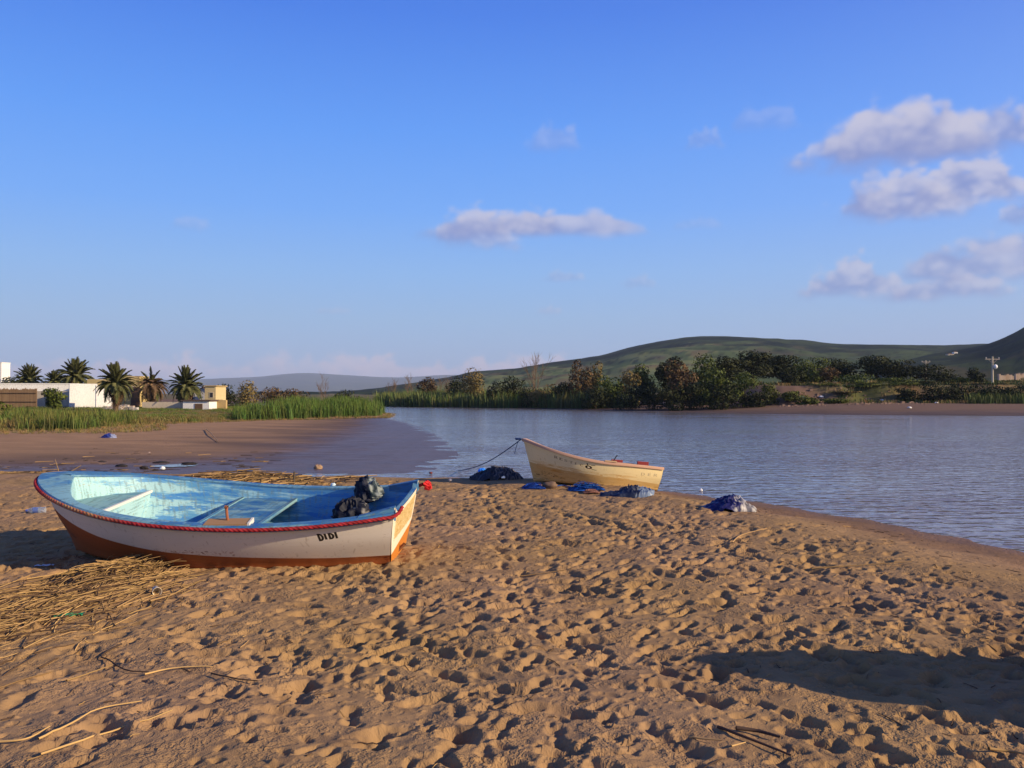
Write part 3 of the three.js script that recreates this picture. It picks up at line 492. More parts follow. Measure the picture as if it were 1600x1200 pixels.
// --- the second boat
const q2 = { x0: 2.732, d0: 16.444, yaw: -0.104, heel: -0.05, trim: 0.09, L: 2.613, ps: 0.716, Bm: 0.621, um: 0.452, n: 2.203, m: 1.591, zs: 0.454, zm: 0.47, zb: 0.775, Lb: 2.343, bb: 0.462, base: 0.033, ns: 1.616, bt: 0.272, rake: 0.04, bowWide: 1.6 };
function secondBoat(q, label, group) {
  const bs = boatShape(q), boat = thing('rowing_boat', label, 'boat', [0, 0, 0], 0, group), r = rng(41); placeBoat(boat, q);
  const tex = canvasTex(2048, 512, (g, w, h) => {
    const V = (hf) => h * (1 - hf), X = (u) => (1 - u) * w / 2;
    g.fillStyle = '#e6d29c'; g.fillRect(0, 0, w, h);
    for (const mir of [0, 1]) {
      g.save(); if (mir) { g.translate(w, 0); g.scale(-1, 1); }
      g.fillStyle = '#c6a467'; g.beginPath(); g.moveTo(X(1), V(0.46)); g.bezierCurveTo(X(0.7), V(0.40), X(0.5), V(0.52), X(0), V(0.30)); g.lineTo(X(0), V(0)); g.lineTo(X(1), V(0)); g.fill();
      wear(g, w, h, 500, ['#cdbb92', '#e6dcc4', '#bfa26a', '#e0d3b2'], r, 0, 0, w / 2, h, 70, 10, 0.3);
      wear(g, w, h, 420, ['#b3792c', '#c08a3e', '#a56a24', '#c99b52'], r, X(0.95), V(0.56), X(0.25), V(0.34), 70, 9, 0.5); wear(g, w, h, 200, ['#c9b183', '#b89a62', '#a88a58'], r, 0, 0, w / 2, V(0.3), 6, 40, 0.35);
      wear(g, w, h, 300, ['#7a5a2c', '#5f4724', '#8c6a34', '#a8853f'], r, 0, V(0.24), w / 2, V(0.0), 40, 12, 0.75);
      wear(g, w, h, 60, ['#2e2216', '#4b3418'], r, X(0.93), V(0.30), X(0.78), V(0.17), 12, 8, 0.9);
      wear(g, w, h, 80, ['#7d6646', '#57452e'], r, 0, 0, w / 2, h, 4, 3, 0.6);
      g.restore();
    }
    // worn lettering near the bow, a dark ring emblem, faint number near the stern
    g.fillStyle = '#5c4632'; g.font = 'bold 56px serif'; g.textBaseline = 'middle'; const word = 'RESTIC'; for (let i = 0; i < 6; i++) { g.save(); g.globalAlpha = [0.75, 0.9, 0.5, 0.6, 0.65, 0.8][i]; g.translate(X(0.81 - 0.036 * i), V(0.79 - 0.012 * i)); g.rotate(0.10); g.scale(0.72, 0.95); g.fillText(word[i], 0, 0); g.restore(); }
    g.globalAlpha = 1; g.strokeStyle = '#17120f'; g.lineWidth = 15; g.beginPath(); g.ellipse(X(0.565), V(0.70), 18, 24, 0, 0, 7); g.stroke(); g.fillStyle = '#e8dfca'; g.beginPath(); g.ellipse(X(0.566), V(0.695), 7, 8, 0, 0, 7); g.fill();
    g.strokeStyle = '#17120f'; g.lineWidth = 8; g.beginPath(); g.moveTo(X(0.545), V(0.78)); g.lineTo(X(0.515), V(0.80)); g.moveTo(X(0.545), V(0.64)); g.lineTo(X(0.51), V(0.63)); g.moveTo(X(0.57), V(0.77)); g.lineTo(X(0.572), V(0.84)); g.stroke();
    g.fillStyle = '#a89878'; g.globalAlpha = 0.7; g.font = 'bold 78px sans-serif'; g.save(); g.translate(X(0.175), V(0.66)); g.scale(0.75, 1); g.fillText('D E R', 0, 0); g.restore(); g.globalAlpha = 1;
  });
  const mat = std({ map: tex, roughness: 0.5, side: THREE.DoubleSide });
  part('hull', mergeGeometries([hullGeo(bs, 1), hullGeo(bs, -1)]), mat, boat);
  const red = std({ color: [0.27, 0.10, 0.075], roughness: 0.7, side: THREE.DoubleSide }), cream = std({ color: [0.55, 0.47, 0.34], roughness: 0.7, side: THREE.DoubleSide });
  const inner = (side) => sheet(40, 12, (u, v) => { const s = bs.S(0.012 + 0.988 * u, 0.3 + 0.7 * v, side); s[0] -= 0.05 * u; s[2] *= 0.955; s[1] = Math.max(s[1], 0.06) - 0.004; return s; });
  part('lining', mergeGeometries([inner(1), inner(-1)]), red, boat);
  part('floor', sheet(30, 6, (u, v) => { const s = bs.S(0.012 + 0.95 * u, 0.42, 1); s[2] *= 0.94; s[0] -= 0.04 * u; return [s[0], 0.07, s[2] * (1 - 2 * v)]; }), red, boat);
  part('gunwale', gunwaleGeo(bs, q, [[0.006, -0.042], [0.022, -0.040], [0.024, -0.006], [0.016, 0.008], [-0.030, 0.009], [-0.036, 0.002], [-0.036, -0.025]]), std({ color: [0.50, 0.30, 0.20], roughness: 0.75, side: THREE.DoubleSide }), boat);
  const trf = (off) => (u, v) => { const y = 2 * u - 1, s = bs.S(0, v, y >= 0 ? -1 : 1); return [s[0] + off, s[1], s[2] * Math.abs(y)]; };
  part('transom', mergeGeometries([sheet(16, 16, trf(-0.004)), sheet(16, 16, trf(0.035)), sheet(16, 1, (u, v) => { const s = trf(v < 0.5 ? -0.004 : 0.035)(u, 1); s[1] += 0.002; return s; })]), cream, boat);
  { const s = new Soup(), w = Math.abs(bs.S(0.5, 0.9, 1, 0.03)[2]); s.box(1.22, 0.33, -w, 1.42, 0.36, w, [0.30, 0.11, 0.08]); part('thwart', s.geo(), vcMat, boat); }
  // thole blocks and pins on the gunwale
  for (const [u, side, hgt] of [[0.40, 1, 0.035], [0.25, -1, 0.06], [0.06, -1, 0.075]]) { const p = bs.S(u, 1, side), s = new Soup(); s.box(p[0] - 0.11, p[1] + 0.009, p[2] - 0.03, p[0] + 0.11, p[1] + hgt, p[2] + 0.03, side > 0 ? [0.55, 0.36, 0.2] : [0.30, 0.05, 0.045]); part('thole_block', s.geo(), vcMat, boat); }
  { const p = bs.S(0.385, 1, 1), s = new Soup(); s.tube([[p[0], p[1], p[2]], [p[0] - 0.03, p[1] + 0.07, p[2]], [p[0] - 0.075, p[1] + 0.15, p[2]]], 0.011, 0.009, [0.03, 0.03, 0.035], 6); part('thole_pin', s.geo(), vcMat, boat); }
  boat.updateMatrixWorld(true); return [boat, bs];
}
const [boat2, bs2] = secondBoat(q2, 'cream boat stained with rust, bow raised, lying at the edge of the water', undefined);
{ // a third boat lies just past the right edge; only its shadow reaches the picture
  const b = boat2.clone(); b.name = numbered('rowing_boat'); tag(b, 'beached boat past the right edge, whose shadow falls over the trodden sand', 'boat'); scene.add(b);
  placeBoat(b, { ...q2, x0: 5.95, d0: 3.95, yaw: 0.30, heel: 0.04, trim: 0.06, base: 0.18 });
}

// ---------------------------------------------------------------- things round the boats
function crumple(rx, ry, rz, seed, fold, colf, n = 46) {   // a heap of crumpled sheeting
  let g = new THREE.SphereGeometry(1, n, Math.round(n * 0.7)); g = mergeVertices(g, 1e-4); const P = g.attributes.position, C = [];
  for (let i = 0; i < P.count; i++) {
    let x = P.getX(i), y = P.getY(i), z = P.getZ(i);
    const r1 = 1 - Math.abs(n3(x * 1.2 + seed, y * 1.2, z * 1.2)), r2 = 1 - Math.abs(n3(x * 3.0 - seed + y * 0.8, y * 0.8 + 4, z * 3.0)), r3 = 1 - Math.abs(n3(x * 6.2 + 3, y * 1.5, z * 6.2 + seed));
    const k = 1 + fold * ((r1 - 0.6) * 0.8 + (r2 - 0.6) * 0.38 + (r3 - 0.6) * 0.15), Y = y * k; C.push(...colf(x, y, z, r2));
    P.setXYZ(i, x * k * rx, (Y > 0 ? Y : Y * 0.25) * ry, z * k * rz);
  }
  g.setAttribute('color', new THREE.Float32BufferAttribute(C, 3)); g.deleteAttribute('uv'); g.deleteAttribute('normal');
  return toCreasedNormals(g, 0.85);
}
function drape(w, deep, h, seed, colf, prof, fold = 0.75) {   // limp sheet thrown over the ground: sharp folds, edges down
  const C = [], g = sheet(84, 56, (u, v) => {
    const a = 2 * u - 1, b = 2 * v - 1, r = Math.sqrt(a * a + b * b) * (1 + 0.16 * n2(Math.atan2(b, a) * 1.6 + seed, seed)), env = Math.pow(clamp(1 - r * r), 0.55) * prof(a);
    const x = a * w, z = b * deep, f1 = 1 - Math.abs(n2(x * 3.4 + seed + 0.8 * n2b(z * 4, seed), z * 2.2)), f2 = 1 - Math.abs(n2b(x * 8.5 - seed, z * 6 + x * 3)), f3 = 1 - Math.abs(n2(x * 19, z * 15 + seed));
    const y = h * env * (1 - fold + fold * (0.34 + 0.48 * f1 * f1 + 0.24 * f2 * f2 * f2 + 0.07 * f3)) + 0.006 * f2; C.push(...colf(a, b, y / h, f2)); const k = r > 1 ? 1 / r : 1; return [x * k + 0.03 * n2b(y * 9, z * 5 + seed), y + (r > 1 ? -0.07 : -0.02 + 0.032 * smooth((1 - r) / 0.12)), z * k];
  });
  g.setAttribute('color', new THREE.Float32BufferAttribute(C, 3)); return toCreasedNormals(g, 0.7);
}
const plasticMat = (r = 0.35) => new THREE.MeshPhysicalMaterial({ vertexColors: true, roughness: r, specularIntensity: 0.45, side: THREE.DoubleSide });
const ground = (px, py) => { let p = onLevel(px, py, 0.22); for (let i = 0; i < 6; i++) p = onLevel(px, py, groundH(p.x, -p.z)); return p; };
function heap(name, px0, px1, py0, py1, deep, seed, prof, colf, label, cat, rough) {
  const c = ground((px0 + px1) / 2, py1), d = -c.z, w = (px1 - px0) / F * d / 2, h = (py1 - py0) / F * d; c.z -= deep * 0.75; c.y = groundH(c.x, -c.z) - 0.005;
  return solo(name, drape(w, deep, h * 0.86, seed, colf, prof), plasticMat(rough), label, cat, [c.x, c.y, c.z]);
}
heap('tarpaulin', 733, 818, 726, 750, 0.34, 3.1, (a) => 0.5 + 0.5 * smooth((a + 0.9) / 0.9) * smooth((1.15 - a) / 0.8), (a, b, y, f) => f > 0.78 && a > -0.1 ? [0.17, 0.14, 0.125] : [0.026, 0.028, 0.040], 'crumpled dark grey tarpaulin heaped left of the cream boat bow', 'tarpaulin', 0.5);
heap('tarpaulin', 942, 1024, 757, 777, 0.26, 8.3, (a) => 0.42 + 0.58 * smooth((a + 0.45) / 0.6), (a, b, y, f) => a > 0.45 + 0.25 * f - 0.2 ? [0.14, 0.19, 0.28] : [0.018, 0.026, 0.058], 'dark navy tarpaulin folded on the sand before the cream boat stern', 'tarpaulin', 0.4);
{ const p = ground(1138, 800), d = -p.z, w = 97 / F * d / 2, h = 28 / F * d; p.z -= 0.22; p.y = groundH(p.x, -p.z) - 0.005;   // the wedge-shaped blue sack
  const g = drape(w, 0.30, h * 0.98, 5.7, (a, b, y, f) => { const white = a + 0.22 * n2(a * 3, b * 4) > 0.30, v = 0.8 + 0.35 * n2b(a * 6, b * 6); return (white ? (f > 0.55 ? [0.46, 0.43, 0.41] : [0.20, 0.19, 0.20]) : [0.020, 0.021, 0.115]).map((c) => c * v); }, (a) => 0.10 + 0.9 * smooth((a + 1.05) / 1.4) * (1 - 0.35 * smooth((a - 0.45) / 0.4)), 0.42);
  solo('plastic_sack', g, plasticMat(0.4), 'dark blue and whitish plastic sack lying alone by the water edge', 'sack', [p.x, p.y, p.z]); }
function netHeap(label, px0, px1, py0, py1, deep, col, n, seed, name = 'rope_heap', cat = 'rope') {
  const c = ground((px0 + px1) / 2, py1), d = -c.z, w = (px1 - px0) / F * d / 2, h = (py1 - py0) / F * d * 0.92, q = rng(seed), s = new Soup(); c.z -= deep * 0.5; c.y = groundH(c.x, -c.z);
  for (let k = 0; k < n; k++) { const pts = [], a = q() * 6.28, cx = w * 1.3 * (q() - 0.5), cz = deep * (q() - 0.5), r = 0.04 + 0.16 * q() * q(), lift = 0.55 + 0.6 * n2(cx * 9, seed); for (let i = 0; i < 7; i++) { const t = a + i * (0.5 + 0.5 * q()), X = clamp(cx + Math.cos(t) * r * 1.8, -w, w), e = Math.sqrt(Math.max(0, 1 - (X / w) ** 2)); pts.push([X, 0.006 + h * 0.95 * e * (k / n) * lift * (0.65 + 0.4 * q()), cz + Math.sin(t) * r]); } const v = 0.25 + 1.3 * q() * q(); s.tube(new THREE.CatmullRomCurve3(pts.map((p) => new THREE.Vector3(...p))).getPoints(16).map((p) => [p.x, p.y, p.z]), 0.006, 0.006, col.map((c) => c * v), 4); }
  return solo(name, s.geo(), vcMat, label, cat, [c.x, c.y, c.z]);
}
netHeap('bright blue rope coiled left of the brown stone', 817, 852, 755, 764, 0.22, [0.025, 0.10, 0.50], 60, 51);
netHeap('larger bright blue netting heap before the cream boat', 890, 946, 750, 767, 0.34, [0.025, 0.14, 0.52], 190, 52, 'fishing_net', 'net');
netHeap('small pinkish net scrap before the blue netting', 912, 936, 760, 770, 0.12, [0.55, 0.26, 0.18], 40, 53, 'fishing_net', 'net');
{ const p = ground(860, 764), g = mergeVertices(new THREE.IcosahedronGeometry(1, 3), 1e-4), P = g.attributes.position; for (let i = 0; i < P.count; i++) { const x = P.getX(i), y = P.getY(i), z = P.getZ(i), k = 1 + 0.2 * n3(x * 1.4, y * 1.4, z * 1.4 + 5) + 0.05 * n3(x * 6, y * 6, z * 6); P.setXYZ(i, x * k * 0.135, (y * k) * 0.075, z * k * 0.11); } g.computeVertexNormals(); solo('stone', g, std({ color: [0.17, 0.11, 0.075], roughness: 0.95 }), 'brown stone between blue ropes by the cream boat', 'stone', [p.x, p.y + 0.05, p.z - 0.1]); }
{ const p0 = ground(868, 761), p1 = ground(880, 760), p2 = ground(893, 763); solo('rope', ropeGeo([[p0.x, p0.y + 0.014, p0.z], [p1.x, p1.y + 0.016, p1.z - 0.05], [p2.x, p2.y + 0.014, p2.z]], 0.011, 0.04, () => [0.02, 0.06, 0.22]), vcMat, 'thin blue rope trailing from the brown stone to the netting', 'rope'); }
{ // mooring rope and its hanging end at the bow of the second boat
  const b = new THREE.Vector3(q2.L + 0.03, q2.zb - 0.01, 0).applyMatrix4(boat2.matrixWorld), e = at(716, 735, 20.2); e.y = Math.max(0.004, e.y);
  const far = onLevel(716, 736, 0.02), pts = []; for (let i = 0; i <= 10; i++) { const t = i / 10, v = new THREE.Vector3().lerpVectors(b, far, t); v.y -= 0.12 * Math.sin(Math.PI * t); v.y = Math.max(v.y, 0.01); pts.push([v.x, v.y, v.z]); }
  solo('mooring_rope', ropeGeo(pts, 0.010, 0.05, () => [0.025, 0.05, 0.11]), vcMat, 'dark blue mooring rope from the cream boat bow down to the mud', 'rope');
  const s = [[b.x, b.y, b.z], [b.x - 0.06, b.y - 0.05, b.z + 0.02], [b.x - 0.10, b.y - 0.16, b.z + 0.02], [b.x - 0.13, b.y - 0.28, b.z + 0.03]];
  solo('rope', ropeGeo(s, 0.006, 0.03, () => [0.03, 0.06, 0.13]), vcMat, 'short rope end hanging from the cream boat bow', 'rope');
  const kn = new Soup(), q = rng(5); for (let i = 0; i < 12; i++) { const a = i, p = [b.x - 0.03, b.y + 0.005, b.z]; kn.tube([0, 1, 2, 3].map((k) => [p[0] + 0.06 * (q() - 0.5) - 0.02 * k, p[1] + 0.035 * (q() - 0.5), p[2] + 0.05 * (q() - 0.5)]), 0.011, 0.011, [0.02, 0.045, 0.14], 5); }
  solo('rope_knot', kn.geo(), vcMat, 'dark blue rope knot tied on the cream boat bow tip', 'rope');
}
{ const p = ground(742, 747), m = at(754, 734, -p.z - 0.12), g = crumple(0.105, 0.075, 0.07, 2.2, 0.35, () => [0.04, 0.26, 0.85], 24); solo('plastic_bag', g, plasticMat(0.3), 'small bright blue plastic bag on the dark grey tarpaulin', 'bag', [m.x, m.y - 0.04, m.z]); }
// sheeting lying inside the near boat
{ const p = inBoat(0.52, 0.345, -0.18); const o = solo('plastic_sack', crumple(0.19, 0.20, 0.17, 6.1, 0.55, (x, y, z, r) => x > 0.1 && n3(x * 2.2, y * 2.2, z * 2.2 + 1) > 0.25 ? [0.26, 0.25, 0.22] : [0.010, 0.012, 0.022]), plasticMat(0.62), 'black plastic sack with pale patch, lower one on the stern seat', 'sack', [p.x - 0.10, p.y + 0.0, p.z]); o.rotation.z = -0.15; }
{ const p = inBoat(0.52, 0.36, -0.60), g = crumple(0.15, 0.22, 0.16, 9.4, 0.38, (x, y, z, r) => x > 0.3 ? (n3(x * 7, y * 1.0, z * 9) > 0.05 ? [0.24, 0.27, 0.25] : [0.03, 0.045, 0.05]) : [0.010, 0.013, 0.026]); const o = solo('plastic_sack', g, plasticMat(0.62), 'black and grey plastic sack standing against the far side of the blue boat', 'sack', [p.x, p.y + 0.13, p.z]); o.rotation.z = 0.3; }
{ // the board on the near gunwale and the rusty pin
  const p = inBoat(1.53, 0.505, 0.915), o = thing('wooden_board', 'worn brown wooden board lying on the near rim of the blue boat', 'board', [p.x, p.y + 0.03, p.z], 0.053), s = new Soup(); s.box(-0.20, -0.018, -0.11, 0.20, 0.02, 0.075, [0.36, 0.21, 0.10]); part('plank', s.geo(), vcMat, o); const e = new Soup(); e.box(0.201, -0.016, -0.108, 0.222, 0.026, 0.073, [0.66, 0.62, 0.54]); part('end_cap', e.geo(), vcMat, o); o.rotation.x = 0.16;
  const r = new Soup(), b = inBoat(1.54, 0.54, 0.86); r.tube([[0, -0.02, 0], [-0.012, 0.06, 0], [-0.022, 0.135, -0.01]], 0.014, 0.013, [0.30, 0.11, 0.055], 7); r.tube([[-0.035, 0.14, -0.012], [-0.008, 0.136, -0.008]], 0.018, 0.018, [0.34, 0.13, 0.06], 7); solo('oar_pin', r.geo(), vcMat, 'rusty oar pin standing on the wooden board of the blue boat', 'pin', [b.x, b.y, b.z]);
}
function lump(name, pos, r, col, label, cat, rough = 0.8) { const g = mergeVertices(new THREE.IcosahedronGeometry(1, 3), 1e-4), P = g.attributes.position, k = pos.x * 3.3; for (let i = 0; i < P.count; i++) { const x = P.getX(i), y = P.getY(i), z = P.getZ(i), q = 1 + 0.28 * n3(x * 1.5 + k, y * 1.5, z * 1.5) + 0.08 * n3(x * 5 + k, y * 5, z * 5); P.setXYZ(i, x * q * r[0], y * q * r[1], z * q * r[2]); } g.computeVertexNormals(); return solo(name, g, std({ color: col, roughness: rough }), label, cat, [pos.x, pos.y, pos.z]); }
{ let p = inBoat(3.02, 0.715, -0.965); lump('foam_lump', p, [0.03, 0.02, 0.03], [0.72, 0.72, 0.70], 'small white foam lump on the far rim of the blue boat near its bow', 'foam'); p = inBoat(1.02, 0.55, -0.96); lump('foam_lump', p, [0.028, 0.022, 0.026], [0.55, 0.66, 0.70], 'small pale lump on the far rim of the blue boat near its middle', 'foam'); }
{ const p = ground(459, 757), q = at(460, 737, -p.z), s = new Soup(); s.tube([[0, -0.1, 0], [0.004, 0.1, 0], [0.01, q.y - p.y, 0]], 0.022, 0.018, [0.10, 0.075, 0.05], 7); solo('wooden_stake', s.geo(), vcMat, 'short dark stake standing in the reed heap behind the blue boat', 'stake', [p.x, p.y, p.z]); }
{ const p = ground(57, 801), c = [0.42, 0.46, 0.52]; const o = thing('plastic_bottle', 'crushed clear plastic bottle on the sand left of the blue boat bow', 'bottle', [p.x, p.y + 0.03, p.z], 0.1); let g = new THREE.CylinderGeometry(0.045, 0.045, 0.24, 18, 14); const P = g.attributes.position; for (let i = 0; i < P.count; i++) { const y = P.getY(i), k = y > 0.06 ? lerp(1, 0.35, (y - 0.06) / 0.06) : 1, m = 1 + 0.22 * n3(P.getX(i) * 30, y * 22, P.getZ(i) * 30); P.setXYZ(i, P.getX(i) * k * m, y, P.getZ(i) * k * m * 0.75); } g.rotateZ(Math.PI / 2); g.computeVertexNormals(); part('body', g, new THREE.MeshPhysicalMaterial({ color: new THREE.Color().setRGB(0.75, 0.82, 0.9), roughness: 0.12, transmission: 0.75, thickness: 0, side: THREE.DoubleSide }), o); let l = new THREE.CylinderGeometry(0.0465, 0.0465, 0.07, 18, 3, true); l.rotateZ(Math.PI / 2); part('paper_label', l, std({ color: [0.10, 0.15, 0.36], roughness: 0.5, side: THREE.DoubleSide }), o); let cap = new THREE.CylinderGeometry(0.017, 0.017, 0.022, 14); cap.rotateZ(Math.PI / 2); cap.translate(-0.13, 0, 0); part('cap', cap, std({ color: [0.06, 0.10, 0.40], roughness: 0.4 }), o); }
{ const p = ground(244, 928), o = thing('paper_cup', 'cream paper cup on its side at the edge of the reed litter', 'cup', [p.x, p.y + 0.03, p.z], -1.25), g = new THREE.LatheGeometry([[0, 0], [0.026, 0], [0.036, 0.085], [0.0385, 0.088], [0.036, 0.091], [0.033, 0.086], [0.024, 0.005], [0, 0.005]].map(([x, y]) => new THREE.Vector2(x, y)), 28); g.rotateX(Math.PI / 2); g.translate(0, 0, -0.04); part('cup', g, std({ color: [0.62, 0.52, 0.36], roughness: 0.6, side: THREE.DoubleSide }), o); o.rotation.order = 'YXZ'; o.rotation.set(0.1, 0.55, 0); }
{ const a = ground(84, 966), b = ground(131, 961), g = sheet(20, 4, (u, v) => { const x = lerp(a.x, b.x, u), d = lerp(-a.z, -b.z, u) + 0.045 * (v - 0.5) * (1 + 0.4 * n2(u * 6, 1)); return [x - a.x, groundH(x, d) + 0.016 + 0.012 * n2(u * 7, v * 3) - a.y, -d - a.z]; }); solo('plastic_strip', g, std({ color: [0.02, 0.26, 0.10], roughness: 0.4, side: THREE.DoubleSide }), 'green plastic strip lying in the reed litter', 'plastic', [a.x, a.y, a.z]); }
{ const a = ground(69, 886), g = sheet(10, 3, (u, v) => [0.17 * (u - 0.5), 0.012 + 0.012 * n2(u * 5, v * 4), 0.05 * (v - 0.5)]); const o = solo('paper_scrap', g, std({ color: [0.6, 0.6, 0.62], roughness: 0.8, side: THREE.DoubleSide }), 'white paper scrap in the shadow of the blue boat bow', 'paper', [a.x, a.y + 0.006, a.z]); o.rotation.y = 0.3; }
lump('pebble', onLevel(704, 750, 0.24), [0.035, 0.03, 0.03], [0.62, 0.56, 0.48], 'white pebble on the sand left of the grey tarpaulin', 'pebble');
lump('foam_lump', onLevel(673, 739, 0.03), [0.04, 0.025, 0.035], [0.20, 0.05, 0.04], 'reddish lump on the wet edge behind the blue boat stern', 'float');
lump('stone', onLevel(497, 731, 0.03), [0.10, 0.08, 0.09], [0.34, 0.22, 0.13], 'lone brown stone on the wet mud behind the reed heap', 'stone');
lump('foam_lump', onLevel(1095, 766, 0.02), [0.03, 0.03, 0.03], [0.8, 0.8, 0.8], 'tiny white speck floating near the cream boat stern', 'foam');
lump('foam_lump', onLevel(233, 709, 0.04), [0.07, 0.05, 0.06], [0.62, 0.45, 0.34], 'pale lump on the mud beyond the blue boat', 'foam');
{ const q = rng(77); [[252, 723, 'blackish weed lump left of the puddle', 0.22], [296, 724, 'blackish weed lump right of the puddle', 0.20], [190, 728, 'dark weed lump between the puddle and the blue boat bow', 0.14], [225, 731, 'small dark weed lump nearest the blue boat on the mud', 0.10], [160, 722, 'dark weed lump among the pale sticks on the mud', 0.12]].forEach(([px, py, label, r]) => lump('weed_lump', onLevel(px, py, 0.04), [r * 1.0, 0.035 + 0.02 * q(), r * 0.6], [0.035, 0.030, 0.028], label, 'weed')); }
{ const p = onLevel(275, 727, 0.04), g = new THREE.CircleGeometry(1, 40), P = g.attributes.position; for (let i = 1; i < P.count; i++) { const a = Math.atan2(P.getY(i), P.getX(i)), k = 0.8 + 0.3 * n2(Math.cos(a) * 1.3, Math.sin(a) * 1.3); P.setXYZ(i, P.getX(i) * 0.72 * k, 0, P.getY(i) * 0.55 * k); } P.setXYZ(0, 0, 0, 0); g.rotateX(0); g.computeVertexNormals(); const h = groundH(p.x, -p.z); kind(solo('puddle', g, new THREE.MeshPhysicalMaterial({ color: new THREE.Color().setRGB(0.06, 0.05, 0.045), roughness: 0.03, ior: 1.33, side: THREE.DoubleSide }), 'shallow puddle on the mud'), 'structure').position.set(p.x, h + 0.014, p.z); }
// ---------------------------------------------------------------- reed litter and stalks
function stalk(s, x, d, turn, len, r, lift, bend, col, up = 0) {
  const pts = [], n = 4; for (let i = 0; i <= n; i++) { const t = i / n - 0.5, X = x + Math.sin(turn) * len * t + Math.cos(turn) * bend * len * (t * t - 0.1), D = d + Math.cos(turn) * len * t - Math.sin(turn) * bend * len * (t * t - 0.1); pts.push([X, groundH(X, D) + r + lift + up * len * (t + 0.5), -D]); }
  s.tube(pts, r, r * 0.6, col, 4);
}
{
  const q = rng(61), s = new Soup();
  for (let k = 0; k < 1250; k++) { // litter before the bow
    const t = q(), d = lerp(5.0, 8.55, Math.pow(t, 0.8)), cx = lerp(-3.75, -3.55, (d - 5) / 3.5) - 0.35 * smooth((6.6 - d) / 1.4), w = 0.35 + 0.65 * smooth((8.6 - d) / 1.6), x = cx + w * (q() + q() + q() - 1.5) * 0.9;
    const mound = 0.10 * Math.exp(-(((x + 3.62) / 0.42) ** 2) - ((d - 8.05) / 0.5) ** 2) + 0.05 * Math.exp(-(((x - cx) / 0.5) ** 2));
    stalk(s, x, d, 0.22 + (q() + q() - 1) * 1.0, 0.2 + 0.8 * q() * q(), 0.0022 + 0.0034 * q(), mound * q(), 0.3 * (q() - 0.5), q() < 0.34 ? [0.10, 0.06, 0.035] : straw(), 0.03 * (q() - 0.5));
  }
  kind(solo('reed_litter', s.geo(), vcMat, 'heap of dry yellow reed stalks washed up before the blue boat'), 'stuff');
  const b = new Soup();
  for (let k = 0; k < 1100; k++) { const x = lerp(-7.2, -3.0, q()), d = 15.2 + 2.3 * q(), m = 0.22 * Math.exp(-(((x + 5.2) / 1.2) ** 2) - ((d - 16.6) / 0.7) ** 2); if (q() > 0.25 + 4 * m) continue; stalk(b, x, d, q() * 3.14, 0.3 + 0.9 * q() * q(), 0.006 + 0.006 * q(), m * q(), 0.3 * (q() - 0.5), q() < 0.15 ? [0.10, 0.06, 0.035] : straw(), 0.1 * (q() - 0.5)); }
  kind(solo('reed_litter', b.geo(), vcMat, 'heap of dry reed stalks on the beach behind the blue boat'), 'stuff');
  const c = new Soup();
  for (let k = 0; k < 2600; k++) { const x = -6 + 13 * q(), d = 3.2 + 13.5 * q(); if (spitEdge(x, d) < 0.6) continue; const near = n2(x * 0.8 + 8, d * 0.8) > 0.15; if (!near && q() > 0.3) continue; stalk(c, x, d, 0.3 + (q() + q() - 1) * 1.6, 0.04 + 0.2 * q() * q() * q(), 0.0018 + 0.0028 * q(), 0.001, 0.4 * (q() - 0.5), q() < 0.72 ? [0.09, 0.055, 0.035] : straw().map((v) => v * 0.9)); }
  kind(solo('reed_litter', c.geo(), vcMat, 'scattered broken reed bits all over the sand'), 'stuff');
  const e = new Soup();
  for (let k = 0; k < 330; k++) { const x = lerp(-14, -6.5, q()), d = 21.5 + 7 * q() * q() + 0.9 * n2(x * 0.6, 2); const p = groundH(x, d); if (p < 0) continue; if (n2(x * 0.7, d * 0.9) < 0.1) continue; stalk(e, x, d, 1.2 + (q() - 0.5) * 1.4, 0.08 + 0.45 * q() * q(), 0.004 + 0.006 * q(), 0.0, 0.3 * (q() - 0.5), q() < 0.72 ? [0.06, 0.045, 0.035] : straw()); }
  for (let k = 0; k < 500; k++) { const x = lerp(-16, -7.5, q()), d = 18.6 + 0.5 * (q() + q() - 1) - x * 0.0; stalk(e, x, d, 1.4 + (q() - 0.5) * 1.6, 0.1 + 0.4 * q(), 0.004 + 0.005 * q(), 0.006, 0.3 * (q() - 0.5), q() < 0.5 ? [0.08, 0.055, 0.035] : straw().map((v) => v * 0.8)); }
  kind(solo('drift_litter', e.geo(), vcMat, 'flotsam of sticks strewn over the mud and along its edge'), 'stuff');
}
